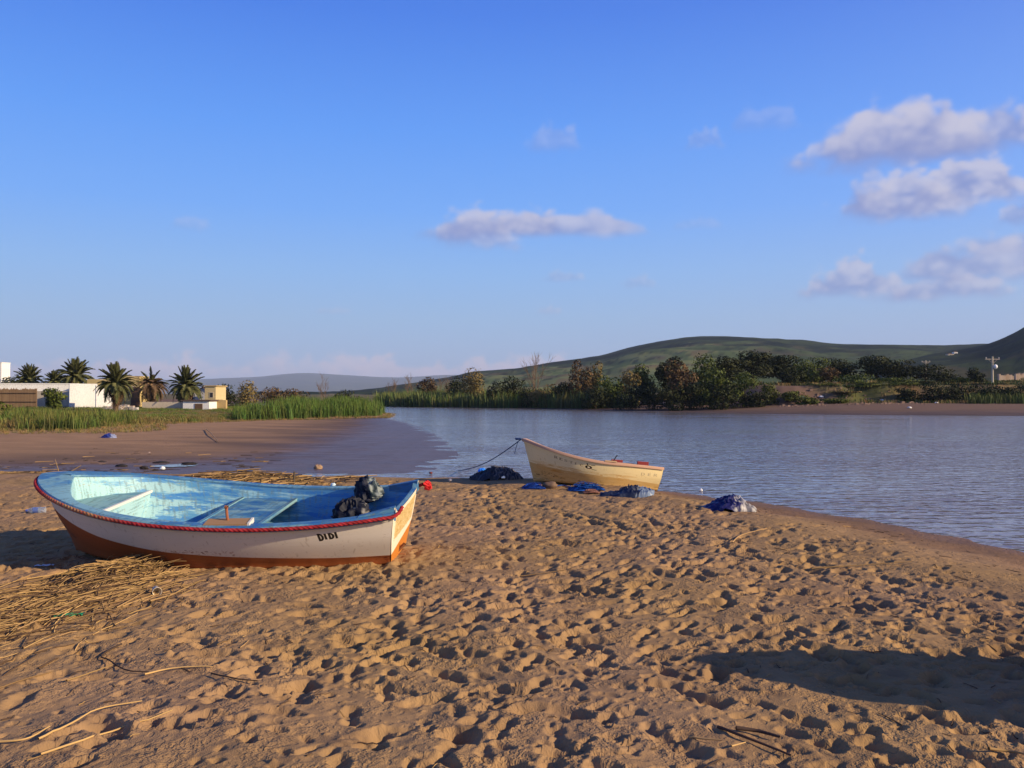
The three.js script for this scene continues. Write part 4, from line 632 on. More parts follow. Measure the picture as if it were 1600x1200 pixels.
const stalks = [
  ['long straight pale reed on the smooth sand at right', [[1268, 891], [1340, 886], [1425, 880]], 0.006], ['bent pale reed nearest the blue sack', [[1144, 850], [1160, 838], [1198, 828]], 0.008],
  ['pale reed lying alone left of the forked twigs', [[104, 1068], [140, 1056], [176, 1043]], 0.006], ['long reed curving right from the forked twigs', [[226, 1058], [260, 1050], [300, 1046], [332, 1046]], 0.006],
  ['thick pale reed along the dark groove at lower left', [[60, 1160], [110, 1136], [156, 1112], [222, 1100]], 0.006], ['longest reed at lower left, reaching toward the middle', [[64, 1184], [120, 1165], [175, 1148], [225, 1132], [270, 1114]], 0.006],
  ['pale reed cut by the left edge below the litter', [[-8, 1082], [40, 1066], [96, 1052]], 0.006], ['whitish kinked reed right of the paper cup', [[234, 943], [268, 934], [280, 927], [295, 920]], 0.009], ['reed slanting below the paper cup', [[182, 953], [205, 940], [228, 926]], 0.006],
  ['thin pale reed in the middle of the sand', [[813, 903], [850, 898], [884, 893]], 0.005], ['pale straw beside the dark driftwood sticks', [[1077, 1158], [1100, 1160], [1128, 1162]], 0.006], ['short whitish straw before the dark driftwood sticks', [[1143, 1171], [1165, 1165]], 0.005],
  ['pale reed at the lower right corner', [[1545, 1176], [1575, 1180], [1606, 1186]], 0.008], ['reed stretched from the left edge toward the bow litter', [[-6, 980], [60, 955], [150, 930], [270, 912]], 0.006], ['lowest pale reed at the left edge', [[-8, 1165], [40, 1160], [78, 1140]], 0.006],
];
for (const [label, pts, r] of stalks) { const s = new Soup(), W = pts.map(([x, y]) => ground(x, y)), o = W[0], cv = new THREE.CatmullRomCurve3(W).getPoints(14); s.tube(cv.map((p) => [p.x - o.x, lerp(Math.max(groundH(p.x, -p.z), p.y), p.y + 0.014, 0.75) + r * 1.1 - o.y, p.z - o.z]), r, r * 0.55, straw().map((v) => v * 1.1), 6); solo('reed_stalk', s.geo(false), vcMat, label, 'reed', [o.x, o.y, o.z]); }
for (const [label, pts, r, c] of [['thick dark driftwood stick at lower right', [[1150, 1144], [1185, 1149], [1218, 1158]], 0.011, [0.07, 0.045, 0.035]], ['thin dark driftwood stick beside the thick one', [[1122, 1142], [1160, 1156], [1196, 1170], [1235, 1186]], 0.008, [0.09, 0.05, 0.035]], ['dark twig among footprints below the sand middle', [[330, 1056], [365, 1064], [402, 1068]], 0.005, [0.07, 0.045, 0.03]], ['dark forked twig left of the curved reed', [[190, 1010], [158, 1030], [168, 1034], [200, 1052], [232, 1054]], 0.006, [0.07, 0.045, 0.03]]]) { const s = new Soup(), W = pts.map(([x, y]) => ground(x, y)), o = W[0], cv = new THREE.CatmullRomCurve3(W).getPoints(14); s.tube(cv.map((p) => [p.x - o.x, lerp(Math.max(groundH(p.x, -p.z), p.y), p.y + 0.014, 0.75) + r - o.y, p.z - o.z]), r, r * 0.6, c, 7); solo('driftwood_stick', s.geo(false), vcMat, label, 'driftwood', [o.x, o.y, o.z]); }
{ const p = ground(92, 744), s = new Soup(); s.tube([[0, -0.05, 0], [-0.02, 0.15, 0], [-0.08, 0.34, 0]], 0.012, 0.006, [0.3, 0.2, 0.1], 5); s.tube([[0.1, -0.02, 0], [0.25, 0.1, 0], [0.45, 0.22, 0]], 0.014, 0.008, [0.4, 0.27, 0.14], 5); solo('driftwood_stick', s.geo(), vcMat, 'forked twig sticking up behind the blue boat bow', 'driftwood', [p.x, p.y, p.z]); }
{ const a = onLevel(322, 672, 0.14), b = onLevel(341, 690, 0.12), s = new Soup(); s.tube([[0, 0.05, 0], [(b.x - a.x) / 2, 0.06, (b.z - a.z) / 2], [b.x - a.x, -0.03, b.z - a.z]], 0.020, 0.012, [0.36, 0.24, 0.14], 6); solo('driftwood_stick', s.geo(), vcMat, 'long pale pole lying on the mud before the left bank', 'driftwood', [a.x, a.y, a.z]); }

// ---------------------------------------------------------------- grass and reeds (nobody could count them)
function tuftGeo(n, h, spread, lean, w, seed) {
  const q = rng(seed), s = new Soup();
  for (let i = 0; i < n; i++) { const a = q() * 6.28, r = spread * Math.sqrt(q()), x = Math.cos(a) * r, z = Math.sin(a) * r, b = q() * 6.28, l = lean * (0.3 + q()), H = h * (0.55 + 0.55 * q()), dx = Math.cos(b) * l * H, dz = Math.sin(b) * l * H, px = -Math.sin(b) * w, pz = Math.cos(b) * w, v = 0.75 + 0.5 * q(), base = [v * 0.8, v * 0.8, v * 0.8], tip = [v * 1.15, v * 1.1, v];
    const A = [x - px, -0.05, z - pz], B = [x + px, -0.05, z + pz], C = [x + dx * 0.35 + px * 0.8, H * 0.62, z + dz * 0.35 + pz * 0.8], D = [x + dx * 0.35 - px * 0.8, H * 0.62, z + dz * 0.35 - pz * 0.8], E = [x + dx, H, z + dz]; s.quad(A, B, C, D, base); s.tri(D, C, E, tip); }
  return s.geo();
}
function field(name, label, geo, spots) {
  const m = new THREE.InstancedMesh(geo, leafMat, spots.length), o = new THREE.Object3D(), c = new THREE.Color(), q = rng(99);
  spots.forEach(([x, d, sc, col], i) => { o.position.set(x, groundH(x, d), -d); o.rotation.y = q() * 6.28; o.scale.set(sc * (0.85 + 0.4 * q()), sc, sc * (0.85 + 0.4 * q())); o.updateMatrix(); m.setMatrixAt(i, o.matrix); m.setColorAt(i, c.setRGB(...col)); });
  m.name = numbered(name); scene.add(m); m.userData.label = label; return kind(m, 'stuff');
}
{
  const q = rng(101), green = [0.095, 0.150, 0.030], olive = [0.14, 0.135, 0.040], tan = [0.26, 0.185, 0.075], deep = [0.045, 0.080, 0.022];
  const vary = (c, k = 0.35) => c.map((v) => v * (1 - k / 2 + k * q()));
  const tall = [], low = [], dry = [];
  const pxOf = (x, d) => 800 + F * x / d;
  for (let k = 0; k < 60000; k++) {
    const x = lerp(-62, -10, q()), d = lerp(34, 98, q()), s = sdPoly(LEFT, x, d); if (s < -3.5) continue; const px = pxOf(x, d); if (px < -60 || px > 640) continue;
    const patch = n2(x * 0.16, d * 0.16) + 0.5 * n2b(x * 0.5, d * 0.5);
    const reedy = px > 365 ? 1 : px < 215 && px > 25 && d < 53 ? smooth((patch + 0.75) / 0.5) : 0;
    if (s > 0.2 && s < 9 && reedy > q() && q() < (px > 365 ? 0.55 : 0.45)) { tall.push([x, d, (px > 365 ? 0.84 * (0.55 + 0.45 * smooth((px - 365) / 70)) : 0.56) * (0.6 + 0.6 * q() + 0.34 * patch), vary(mix3(green, px > 365 ? [0.085, 0.135, 0.03] : olive, q()))]); continue; }
    if (s > 0.6 && q() < (px > 165 && px < 365 ? 0.7 : 0.36)) low.push([x, d, (0.5 + 0.5 * q() + 0.3 * patch) * (1 - 0.62 * smooth((d - 52) / 12)) * (px > 165 && px < 365 ? 0.75 : 1), vary(mix3(patch > 0.1 ? green : olive, tan, clamp(0.15 - 0.4 * patch) + 0.25 * q()))]);
    else if (s > (px < 260 ? -3.4 : -1) && s < 1 && q() < 0.8) dry.push([x, d, 0.12 + 0.3 * q() * q(), vary(q() < 0.3 ? olive : tan)]);
  }
  const reedG = tuftGeo(11, 1.35, 0.42, 0.22, 0.022, 5), grassG = tuftGeo(14, 0.55, 0.45, 0.6, 0.022, 6);
  field('reeds', 'tall green reeds along the left bank', reedG, tall);
  field('grass', 'short olive grass over the left bank', grassG, low);
  field('dry_grass', 'low tan grass along the mud edge', grassG, dry);
  const farReeds = [], farGrass = [];
  for (let k = 0; k < 26000; k++) {
    const x = lerp(-32, 70, q()), d = lerp(76, 165, q()), s = sdPoly(FAR, x, d); if (s < 0.3) continue; const px = pxOf(x, d);
    if (px > 590 && px < 985 && s > (px < 800 ? 0.4 : 2.5 + 4 * smooth((px - 880) / 100)) && s < 16) farReeds.push([x, d, 1.15 + 0.5 * q(), vary(mix3([0.075, 0.115, 0.03], [0.13, 0.15, 0.05], q()))]);
    else if (px > 1515 && d > 98 && d < 104.5) farReeds.push([x, d, 0.55 + 0.35 * q(), vary([0.085, 0.11, 0.032])]);
    else if (s > 22 && d < 150 && q() < 0.3) farGrass.push([x, d, 0.5 + 0.5 * q(), vary(q() < 0.45 ? tan : q() < 0.5 ? [0.10, 0.115, 0.032] : deep)]);
  }
  field('reeds', 'green reed belt along the far shore', tuftGeo(10, 1.7, 0.6, 0.16, 0.035, 8), farReeds);
  field('grass', 'rough grass over the far bank', tuftGeo(12, 0.55, 0.7, 0.6, 0.04, 9), farGrass);
}
// ---------------------------------------------------------------- trees and shrubs of the far bank
const barkMat = std({ color: [0.085, 0.060, 0.042], roughness: 0.95 });
const groundAt = (px, d) => { const x = (px - 800) / F * d; return [x, groundH(x, d)]; };
function tree(spec) {
  const { px, top, w, d, type, label, seed, base } = spec, q = rng(seed * 97 + 5), [x, y0] = groundAt(px, d), yTop = at(px, top, d).y, H = yTop - y0, W = w / F * d / 2 * 1.14;
  const bush = type === 'bush' || type === 'ochre', o = thing(bush ? 'shrub' : 'tree', label, bush ? 'shrub' : 'tree', [x, y0, -d], 0, 'trees and shrubs along the far bank');
  const pal = { pine: [[0.016, 0.021, 0.008], [0.046, 0.050, 0.015]], bush: [[0.036, 0.050, 0.010], [0.125, 0.135, 0.024]], green: [[0.030, 0.046, 0.010], [0.105, 0.125, 0.022]], russet: [[0.055, 0.036, 0.018], [0.145, 0.088, 0.038]], ochre: [[0.10, 0.075, 0.025], [0.22, 0.160, 0.055]], dark: [[0.014, 0.019, 0.008], [0.042, 0.048, 0.014]], bare: [[0.14, 0.095, 0.06], [0.22, 0.15, 0.095]] }[type];
  const t = new Soup(), tr = Math.max(0.07, H * 0.028), bark = [0.085, 0.06, 0.042];
  if (type === 'bare') {
    const grow = (p, dir, len, r, lv) => { const e = [p[0] + dir[0] * len, p[1] + dir[1] * len, p[2] + dir[2] * len], m = [(p[0] + e[0]) / 2 + len * 0.06 * (q() - 0.5), (p[1] + e[1]) / 2, (p[2] + e[2]) / 2 + len * 0.06 * (q() - 0.5)]; t.tube([p, m, e], r, r * 0.6, mix3(pal[0], pal[1], q()), 4); if (lv > 0) for (let k = 0; k < (lv > 2 ? 4 : 3); k++) { const a = q() * 6.28, sp = 0.32 + 0.25 * q(), v = [dir[0] + Math.cos(a) * sp, dir[1] + 0.12, dir[2] + Math.sin(a) * sp], l = Math.hypot(...v), f = 0.45 + 0.55 * q(); grow([lerp(p[0], e[0], f), lerp(p[1], e[1], f), lerp(p[2], e[2], f)], v.map((c) => c / l), len * 0.62, Math.max(0.012, r * 0.55), lv - 1); } };
    const stems = Math.max(2, Math.round(W * 1.6)); for (let k = 0; k < stems; k++) { const a = q() * 6.28; grow([W * 0.5 * (q() - 0.5), -0.1, W * 0.5 * (q() - 0.5)], (() => { const v = [0.35 * (q() - 0.5), 1, 0.35 * (q() - 0.5)], l = Math.hypot(...v); return v.map((c) => c / l); })(), H * (0.42 + 0.15 * q()), 0.035 + 0.012 * H * 0.3, 3); }
    part('branches', t.geo(), vcMat, o); return o;
  }
  const lobes = [], nl = type === 'pine' ? 9 : 10, cb = bush ? -0.02 : type === 'pine' ? 0.24 : type === 'russet' ? 0.10 : 0.02;
  for (let k = 0; k < nl; k++) { const a = q() * 6.28, rr = Math.sqrt(q()) * 0.62, v = cb + 0.12 + (0.78 - cb) * (k / (nl - 1)) * (0.85 + 0.2 * q()), nar = type === 'pine' ? 1 - 0.25 * v : Math.sqrt(Math.max(0.15, 1 - ((v - 0.42) / 0.62) ** 2)); lobes.push([Math.cos(a) * rr * W * nar, H * v, Math.sin(a) * rr * W * 0.9 * nar, W * (0.36 + 0.22 * q()), H * (type === 'pine' ? 0.10 + 0.08 * q() : 0.16 + 0.12 * q()), 0.65 + 0.6 * q()]); }
  t.tube([[0, -0.2, 0], [0.03 * H, H * 0.3, 0], [0.02 * H * (q() - 0.5), H * 0.62, 0]], tr, tr * 0.5, bark, 7);
  for (const l of lobes) if (q() < 0.75) t.tube([[0.02 * H, H * Math.max(0.1, cb * 0.7), 0], [l[0] * 0.5, l[1] * 0.8, l[2] * 0.5], [l[0], l[1], l[2]]], tr * 0.5, tr * 0.15, bark, 5);
  part('trunk', t.geo(), vcMat, o);
  const s = new Soup(), N = Math.round(clamp(W * H * 190, 1200, 7500)), ls = 0.095 + 0.008 * H;
  for (let k = 0; k < N; k++) {
    const l = lobes[(q() * nl) | 0], u = q() * 2 - 1, a = q() * 6.28, sr = Math.sqrt(1 - u * u), rad = 0.55 + 0.5 * Math.cbrt(q()) + (q() < 0.08 ? 0.18 : 0), nx = Math.cos(a) * sr, ny = u, nz = Math.sin(a) * sr;
    const X = l[0] + nx * l[3] * rad, Y = Math.max(0.05, l[1] + ny * l[4] * rad), Z = l[2] + nz * l[3] * rad * 0.9, sz = ls * (0.6 + 0.9 * q());
    let tx = q() - 0.5, ty = (q() - 0.5) * (type === 'pine' ? 0.35 : 1), tz = q() - 0.5; const tl = Math.hypot(tx, ty, tz) || 1; tx /= tl; ty /= tl; tz /= tl; const bx = ny * tz - nz * ty + 0.2 * (q() - 0.5), by = nz * tx - nx * tz + 0.2 * (q() - 0.5), bz = nx * ty - ny * tx + 0.2 * (q() - 0.5);
    const cl = clamp(0.15 + 0.75 * q() * l[5]), c = mix3(pal[0], pal[1], cl);
    s.tri([X - tx * sz, Y - ty * sz, Z - tz * sz], [X + bx * sz, Y + by * sz, Z + bz * sz], [X + tx * sz, Y + ty * sz, Z + tz * sz], c); s.tri([X - tx * sz * 0.7, Y - ty * sz, Z - tz * sz], [X - bx * sz * 0.7, Y - by * sz * 0.7, Z - bz * sz], [X + tx * sz, Y + ty * sz, Z + tz * sz], c);
  }
  part('crown', s.geo(), leafMat, o); return o;
}
[
  [612, 590, 34, 170, 'bare', 'leafless brownish willow, leftmost across the river mouth'], [640, 587, 40, 158, 'bare', 'second leafless willow from the left across the river'], [668, 590, 36, 150, 'russet', 'russet low tree between leafless willows at the river bend'], [694, 588, 42, 148, 'bare', 'leafless brown tree behind the reed belt at the river bend'], [716, 592, 40, 142, 'dark', 'small dark tree left of the rounded brown shrub'],
  [745, 584, 52, 138, 'ochre', 'rounded ochre brown shrub behind the far reed belt'], [775, 600, 40, 132, 'dark', 'small dark tree right of the rounded ochre shrub'], [803, 592, 46, 132, 'dark', 'dark tree left of the tall leafless branches'], [838, 553, 44, 138, 'bare', 'tall leafless tree with thin branches above the far reeds'], [852, 603, 60, 126, 'ochre', 'low ochre shrub below the tall leafless tree'], [880, 597, 52, 124, 'dark', 'dark green tree right of the low ochre shrub'],
  [908, 574, 40, 122, 'russet', 'upright russet tree left of the green pair'], [928, 571, 32, 126, 'ochre', 'yellowish slim shrub touching the upright russet tree'], [950, 590, 46, 118, 'green', 'mid green tree behind the end of the reed belt'], [978, 582, 48, 120, 'ochre', 'olive brown tree with a flat top past the reed belt'], [1003, 571, 40, 122, 'green', 'green round tree left of the black rounded crown'], [985, 605, 70, 110, 'dark', 'wide dark shrubby tree at the end of the reed belt'], [1022, 600, 56, 108, 'dark', 'dark tree under the black rounded crown'],
  [1047, 559, 52, 120, 'pine', 'black rounded crown rising behind the orange brown tree'], [1064, 566, 54, 108, 'russet', 'orange brown tree in front of the black rounded crown'], [1100, 563, 58, 114, 'green', 'light green tree left of the tall dark pines'], [1112, 580, 56, 104, 'green', 'bright green low tree before the light green one'], [1078, 600, 60, 104, 'dark', 'dark shaded tree at the foot of the orange brown one'],
  [1138, 556, 56, 118, 'pine', 'dark pine, left one of the tall pine group'], [1176, 547, 74, 120, 'pine', 'tallest dark pine of the far bank'], [1222, 553, 92, 124, 'pine', 'broad dark pine right of the tallest pine'], [1160, 588, 66, 104, 'green', 'green bushy tree at the foot of the tallest pine'], [1130, 604, 56, 101, 'dark', 'dark shaded tree left of the green bushy tree'], [1200, 600, 40, 105, 'bush', 'small green shrub beside the bare earth slope'],
  [1268, 563, 78, 122, 'green', 'wide mid green tree on the knoll'], [1312, 560, 72, 128, 'pine', 'dark flat topped pine behind the wide green tree'], [1297, 574, 38, 119, 'russet', 'reddish tree with dry branches on the knoll'], [1236, 577, 44, 117, 'dark', 'dark tree leaning over the bare earth slope'], [1290, 606, 64, 109, 'bush', 'yellow green shrub low on the knoll slope'], [1232, 612, 56, 105, 'bush', 'olive shrub at the shore under the bare earth slope'], [1335, 586, 64, 115, 'green', 'green tree below the dark flat topped pine'],
  [1368, 557, 74, 126, 'pine', 'dark dense pine left end of the long dark row'], [1404, 563, 80, 124, 'pine', 'dark pine in the middle of the long dark row'], [1446, 569, 76, 122, 'pine', 'dark pine near the right end of the long dark row'], [1475, 582, 52, 118, 'dark', 'last low dark tree at the right end of the row'], [1350, 604, 66, 110, 'bush', 'olive shrub under the left end of the dark row'], [1396, 590, 74, 113, 'green', 'green low tree under the middle of the dark row'], [1440, 596, 56, 112, 'dark', 'dark low tree under the right of the dark row'], [1320, 616, 44, 106, 'ochre', 'small ochre shrub low on the rubble slope'],
  [1500, 590, 46, 118, 'bush', 'grassy low shrub left of the round dark bush'], [1527, 577, 36, 117, 'dark', 'round dark bush left of the power pole'], [1570, 594, 60, 122, 'bush', 'wide low shrub right of the power pole'], [1618, 588, 60, 124, 'green', 'green tree at the right edge past the power pole'],
  [1452, 602, 56, 104, 'dark', 'black hedge clump, first of the dark bank below the row of pines'], [1487, 603, 60, 104, 'dark', 'black hedge clump, second of the dark bank at right'], [1524, 603, 60, 105, 'dark', 'black hedge clump below the round dark bush'], [1562, 603, 62, 105, 'dark', 'black hedge clump behind the reeds below the power pole'], [1602, 602, 60, 105, 'dark', 'black hedge clump behind the reeds at the right edge'], [1412, 608, 44, 105, 'dark', 'dark hedge clump between the brown stones and the black bank'],
  [1262, 600, 56, 112, 'dark', 'dark shrub mass on top of the bare earth slope'], [1330, 603, 60, 109, 'green', 'green shrub tree filling the middle of the knoll slope'], [1372, 606, 60, 108, 'bush', 'olive shrub on the rubble slope below the dark row'], [1262, 622, 40, 103, 'bush', 'low olive shrub at the foot of the knoll by the shore'], [1305, 623, 46, 103, 'bush', 'low green shrub at the shore before the ochre one'], [1410, 598, 60, 109, 'bush', 'olive shrub right of the green low tree under the dark row'], [1500, 600, 70, 112, 'dark', 'dark low tree between the pine row and the round dark bush'], [1545, 600, 60, 110, 'dark', 'dark low tree at the foot of the power pole'], [1590, 600, 64, 112, 'dark', 'dark low tree under the ruined wall at the right edge'], [1250, 568, 60, 126, 'dark', 'dark tree between the broad pine and the wide green tree'],
  [930, 606, 54, 116, 'dark', 'dark low tree behind the middle of the far reeds'], [830, 606, 48, 128, 'dark', 'dark low tree below the thin tall branches'], [1048, 606, 60, 103, 'dark', 'dark low tree standing on the pink mud edge'], [1185, 612, 44, 102, 'dark', 'dark low tree left of the bare earth slope'],
  [355, 604, 44, 105, 'dark', 'dark tree right of the small yellow house'], [385, 600, 40, 112, 'ochre', 'ochre round shrub behind the left reeds'], [425, 607, 46, 118, 'russet', 'russet shrub behind the middle of the left reeds'], [462, 610, 50, 120, 'russet', 'low reddish shrub behind the left reeds'], [505, 585, 26, 135, 'bare', 'thin leafless tree behind the end of the left reeds'], [540, 612, 52, 128, 'dark', 'low dark shrub mass behind the end of the left reeds'], [24, 589, 46, 104, 'dark', 'dark tree between the tall white building and the first palm'], [-20, 612, 60, 60, 'bush', 'green shrub at the left edge before the reed fence'], [82, 608, 36, 74, 'green', 'green leafy plant against the beige garden wall'],
].forEach(([px, top, w, d, type, label], i) => tree({ px, top, w, d, type, label, seed: i + 1 }));

// ---------------------------------------------------------------- palms
function frondGeo(L, droop, seed, c0, c1, dense = 26) {
  const q = rng(seed), s = new Soup(), pts = [];
  for (let i = 0; i <= 10; i++) { const t = i / 10; pts.push([L * (t - droop * 0.16 * t * t * t), L * (0.28 * t - droop * 0.62 * t * t), 0]); }
  s.tube(pts, 0.035, 0.010, c0.map((v) => v * 1.3), 4);
  for (let k = 0; k < dense; k++) for (const sd of [-1, 1]) {
    const t = 0.12 + 0.88 * k / (dense - 1), f = t * 10, i = Math.min(9, f | 0), a = f - i, X = lerp(pts[i][0], pts[i + 1][0], a), Y = lerp(pts[i][1], pts[i + 1][1], a), tx = pts[i + 1][0] - pts[i][0], ty = pts[i + 1][1] - pts[i][1], tl = Math.hypot(tx, ty), l = L * 0.19 * Math.sin(Math.PI * (0.12 + 0.80 * t)) * (0.8 + 0.4 * q()), fw = 0.75, up = 0.25 - 0.35 * q();
    const e = [X + tx / tl * l * fw, Y + ty / tl * l * fw + up * l, sd * l * 0.85], w = 0.028, c = mix3(c0, c1, q());
    s.tri([X - tx / tl * w, Y - ty / tl * w, 0], [X + tx / tl * w, Y + ty / tl * w, 0.0], e, c); s.tri([X, Y - w, 0], [X, Y + w, 0], e, c);
  }
  return s.geo();
}
const gF = [0.060, 0.070, 0.024], gF2 = [0.13, 0.125, 0.050], bF = [0.10, 0.060, 0.032], bF2 = [0.24, 0.155, 0.085];
const fronds = [0.15, 0.45, 0.75, 1.05, 1.45].map((dr, i) => frondGeo(1, dr, 200 + i, gF, gF2)), brown = [1.3, 1.75, 2.2].map((dr, i) => frondGeo(1, dr, 240 + i, bF, bF2, 20));
function palm(px, cy, rpx, d, dead, label, seed) {
  const q = rng(seed), [x, y0] = groundAt(px, d), yc = at(px, cy, d).y - y0, L = rpx / F * d * 1.12, o = thing('palm_tree', label, 'palm tree', [x, y0, -d], q() * 6.28, 'date palms before the white walls');
  const pr = []; for (let i = 0; i <= 16; i++) { const t = i / 16; pr.push(new THREE.Vector2((0.26 + 0.05 * (i % 2) + 0.12 * smooth((t - 0.75) / 0.25)) * L * 0.42, t * yc)); }
  part('trunk', new THREE.LatheGeometry(pr, 12), std({ color: [0.16, 0.105, 0.065], roughness: 1, side: THREE.DoubleSide }), o);
  const add = (name, g, az, pitch, len, roll) => { const m = part(name, g, leafMat, o); m.position.set(0, yc - 0.05 * L, 0); m.rotation.order = 'YZX'; m.rotation.set(roll, az, pitch); m.scale.setScalar(len); };
  const n = dead ? 12 : 62, nb = dead ? 90 : 34;
  for (let k = 0; k < n; k++) { const t = (k + 0.5) / n, az = k * 2.39996, pitch = lerp(1.35, -0.35, Math.pow(t, 0.9)) + 0.15 * (q() - 0.5); add('frond', fronds[clamp(Math.round(t * 4 + (q() - 0.5)), 0, 4)], az, pitch, L * (0.88 + 0.22 * q()), 0.5 * (q() - 0.5)); }
  for (let k = 0; k < nb; k++) { const t = k / nb, az = k * 2.39996 + 1, pitch = dead ? lerp(1.2, -1.1, t) : lerp(-0.45, -1.15, t); add('dead_frond', brown[(q() * 3) | 0], az, pitch, L * (0.75 + 0.25 * q()), 0.6 * (q() - 0.5)); }
  return o;
}
palm(46, 594, 23, 92, false, 'leftmost date palm, behind the long white wall', 1); palm(85, 597, 18, 96, false, 'smallest date palm, between two larger palms behind the wall', 2); palm(118, 589, 29, 90, false, 'largest date palm, rising above the white wall block', 3);
palm(181, 600, 30, 68, false, 'date palm with hanging fronds before the yellow building', 4); palm(236, 602, 27, 84, true, 'withered brown date palm between two green ones', 5); palm(291, 604, 29, 80, false, 'rightmost date palm with brown hanging fronds, before the low shed', 6);

// ---------------------------------------------------------------- buildings and walls of the left bank
const plaster = (c, seed) => { const t = dataTex(256, 256, (u, v) => { const k = 1 - 0.10 * Math.abs(tileN(n2, u, v, 6 + seed)) - 0.06 * Math.abs(tileN(n2b, u, v, 24)); return [k, k * 0.995, k * 0.98]; }, true); t.repeat.set(0.5, 0.5); return std({ map: t, color: c, roughness: 0.95 }); };
const white = plaster([0.86, 0.85, 0.82], 1), cream = plaster([0.62, 0.53, 0.40], 2), yellow = plaster([0.66, 0.50, 0.22], 3), ochreM = plaster([0.50, 0.36, 0.17], 4), roofM = std({ color: [0.10, 0.07, 0.055], roughness: 0.9 }), darkM = std({ color: [0.03, 0.03, 0.035], roughness: 0.6 });
function blockAt(name, label, cat, px0, px1, top, d, deep, mat, o = {}) { // a block whose front spans px0 to px1 at depth d
  const xc = (px0 + px1) / 2, [x, y0] = groundAt(xc, d), yt = at(xc, top, d).y - y0, w = (px1 - px0) / F * d, g = thing(name, label, cat, [x, y0 - 0.1, -d], o.turn || 0);
  const b = boxGeo(w, yt + 0.1, deep, 0, (yt + 0.1) / 2, -deep / 2), u = b.attributes.uv; for (let i = 0; i < u.count; i++) u.setXY(i, u.getX(i) * w, u.getY(i) * yt);
  part('wall', b, mat, g);
  if (o.coping) part('coping', boxGeo(w + 0.08, 0.08, deep + 0.08, 0, yt + 0.14, -deep / 2), o.copingMat || mat, g);
  for (const [fx, fy, fw, fh] of o.windows || []) { const f = part('window', boxGeo(fw + 0.12, fh + 0.12, 0.06, fx * w, fy * yt, 0.0), o.frame || cream, g); part('pane', boxGeo(fw, fh, 0.05, fx * w, fy * yt, 0.012), darkM, f); }
  for (const [fx, fw, fh] of o.doors || []) part('door', boxGeo(fw, fh, 0.06, fx * w, fh / 2 + 0.1, 0.01), std({ color: [0.13, 0.08, 0.05], roughness: 0.8 }), g);
  return [g, w, yt];
}
blockAt('white_building', 'tall plain white building at the left edge', 'building', -95, 2, 567, 104, 1.8, white, { coping: true, windows: [[-0.25, 0.55, 1.1, 1.0], [0.05, 0.55, 1.1, 1.0]] });
blockAt('garden_wall', 'long white wall below the left palms', 'wall', -90, 113, 600, 86, 0.3, white, { coping: true, turn: 0.2 });
blockAt('garden_wall', 'beige low wall left of the white wall block', 'wall', 55, 111, 611, 80, 0.3, cream);
blockAt('garden_wall', 'bright white wall block below the largest palm', 'wall', 111, 150, 599.5, 78, 1.6, white, { turn: 0.5 });
blockAt('garden_wall', 'bright white wall block beside the yellow building', 'wall', 151.5, 176, 602, 75, 1.2, white, { turn: 0.5 });
{ const [g, w, yt] = blockAt('yellow_building', 'yellow plastered building behind the hanging palm', 'building', 136, 218, 592.5, 86, 3, yellow, { windows: [[0.36, 0.62, 0.6, 0.8]], doors: [[0.42, 0.9, 2.0]] }); part('parapet', boxGeo(w * 0.48, 0.42, 2.2, w * 0.26, yt + 0.21, -1.12), yellow, g); }
blockAt('garden_wall', 'pale low wall between the withered palm and the shed', 'wall', 222, 288, 628, 79, 0.3, cream);
{ const [g, w, yt] = blockAt('shed', 'low white shed with a flat dark roof right of the last palm', 'shed', 286, 327, 627, 78, 3, white, { doors: [[0.1, 0.7, 0.55]] }); part('roof', boxGeo(w + 0.3, 0.12, 3.3, 0, yt + 0.17, -1.5), roofM, g); }
{ const [x, y0] = groundAt(314, 88), H = at(314, 604, 88).y - y0, s = new THREE.Shape([[-1.1, 0], [1.1, 0], [1.1, H * 0.7], [0.2, H], [-1.1, H * 0.62]].map(([a, b]) => new THREE.Vector2(a, b))), g = thing('white_building', 'grey white gabled building behind the low shed', 'building', [x, y0 - 0.1, -88]), e = new THREE.ExtrudeGeometry(s, { depth: 4, bevelEnabled: false }); e.translate(0, 0, -4); part('wall', e, plaster([0.60, 0.58, 0.55], 5), g); const r = new Soup(); for (const [a, b] of [[[1.25, H * 0.655], [0.2, H]], [[0.2, H], [-1.25, H * 0.585]]]) r.quad([a[0], a[1] + 0.06, 0.15], [b[0], b[1] + 0.06, 0.15], [b[0], b[1] + 0.06, -4.1], [a[0], a[1] + 0.06, -4.1], [0.16, 0.09, 0.06]); part('roof', r.geo(), std({ vertexColors: true, side: THREE.DoubleSide }), g); }
{ const [g, w, yt] = blockAt('yellow_house', 'small pale yellow house with a dark window right of the palms', 'house', 320, 337, 604, 84, 3, plaster([0.62, 0.50, 0.28], 6), { windows: [[0.12, 0.66, 0.28, 0.45]] }); part('roof', boxGeo(w + 0.25, 0.1, 3.2, 0, yt + 0.16, -1.5), ochreM, g); }
blockAt('garden_wall', 'low ochre wall right of the small yellow house', 'wall', 337, 353, 625, 80, 0.4, ochreM);
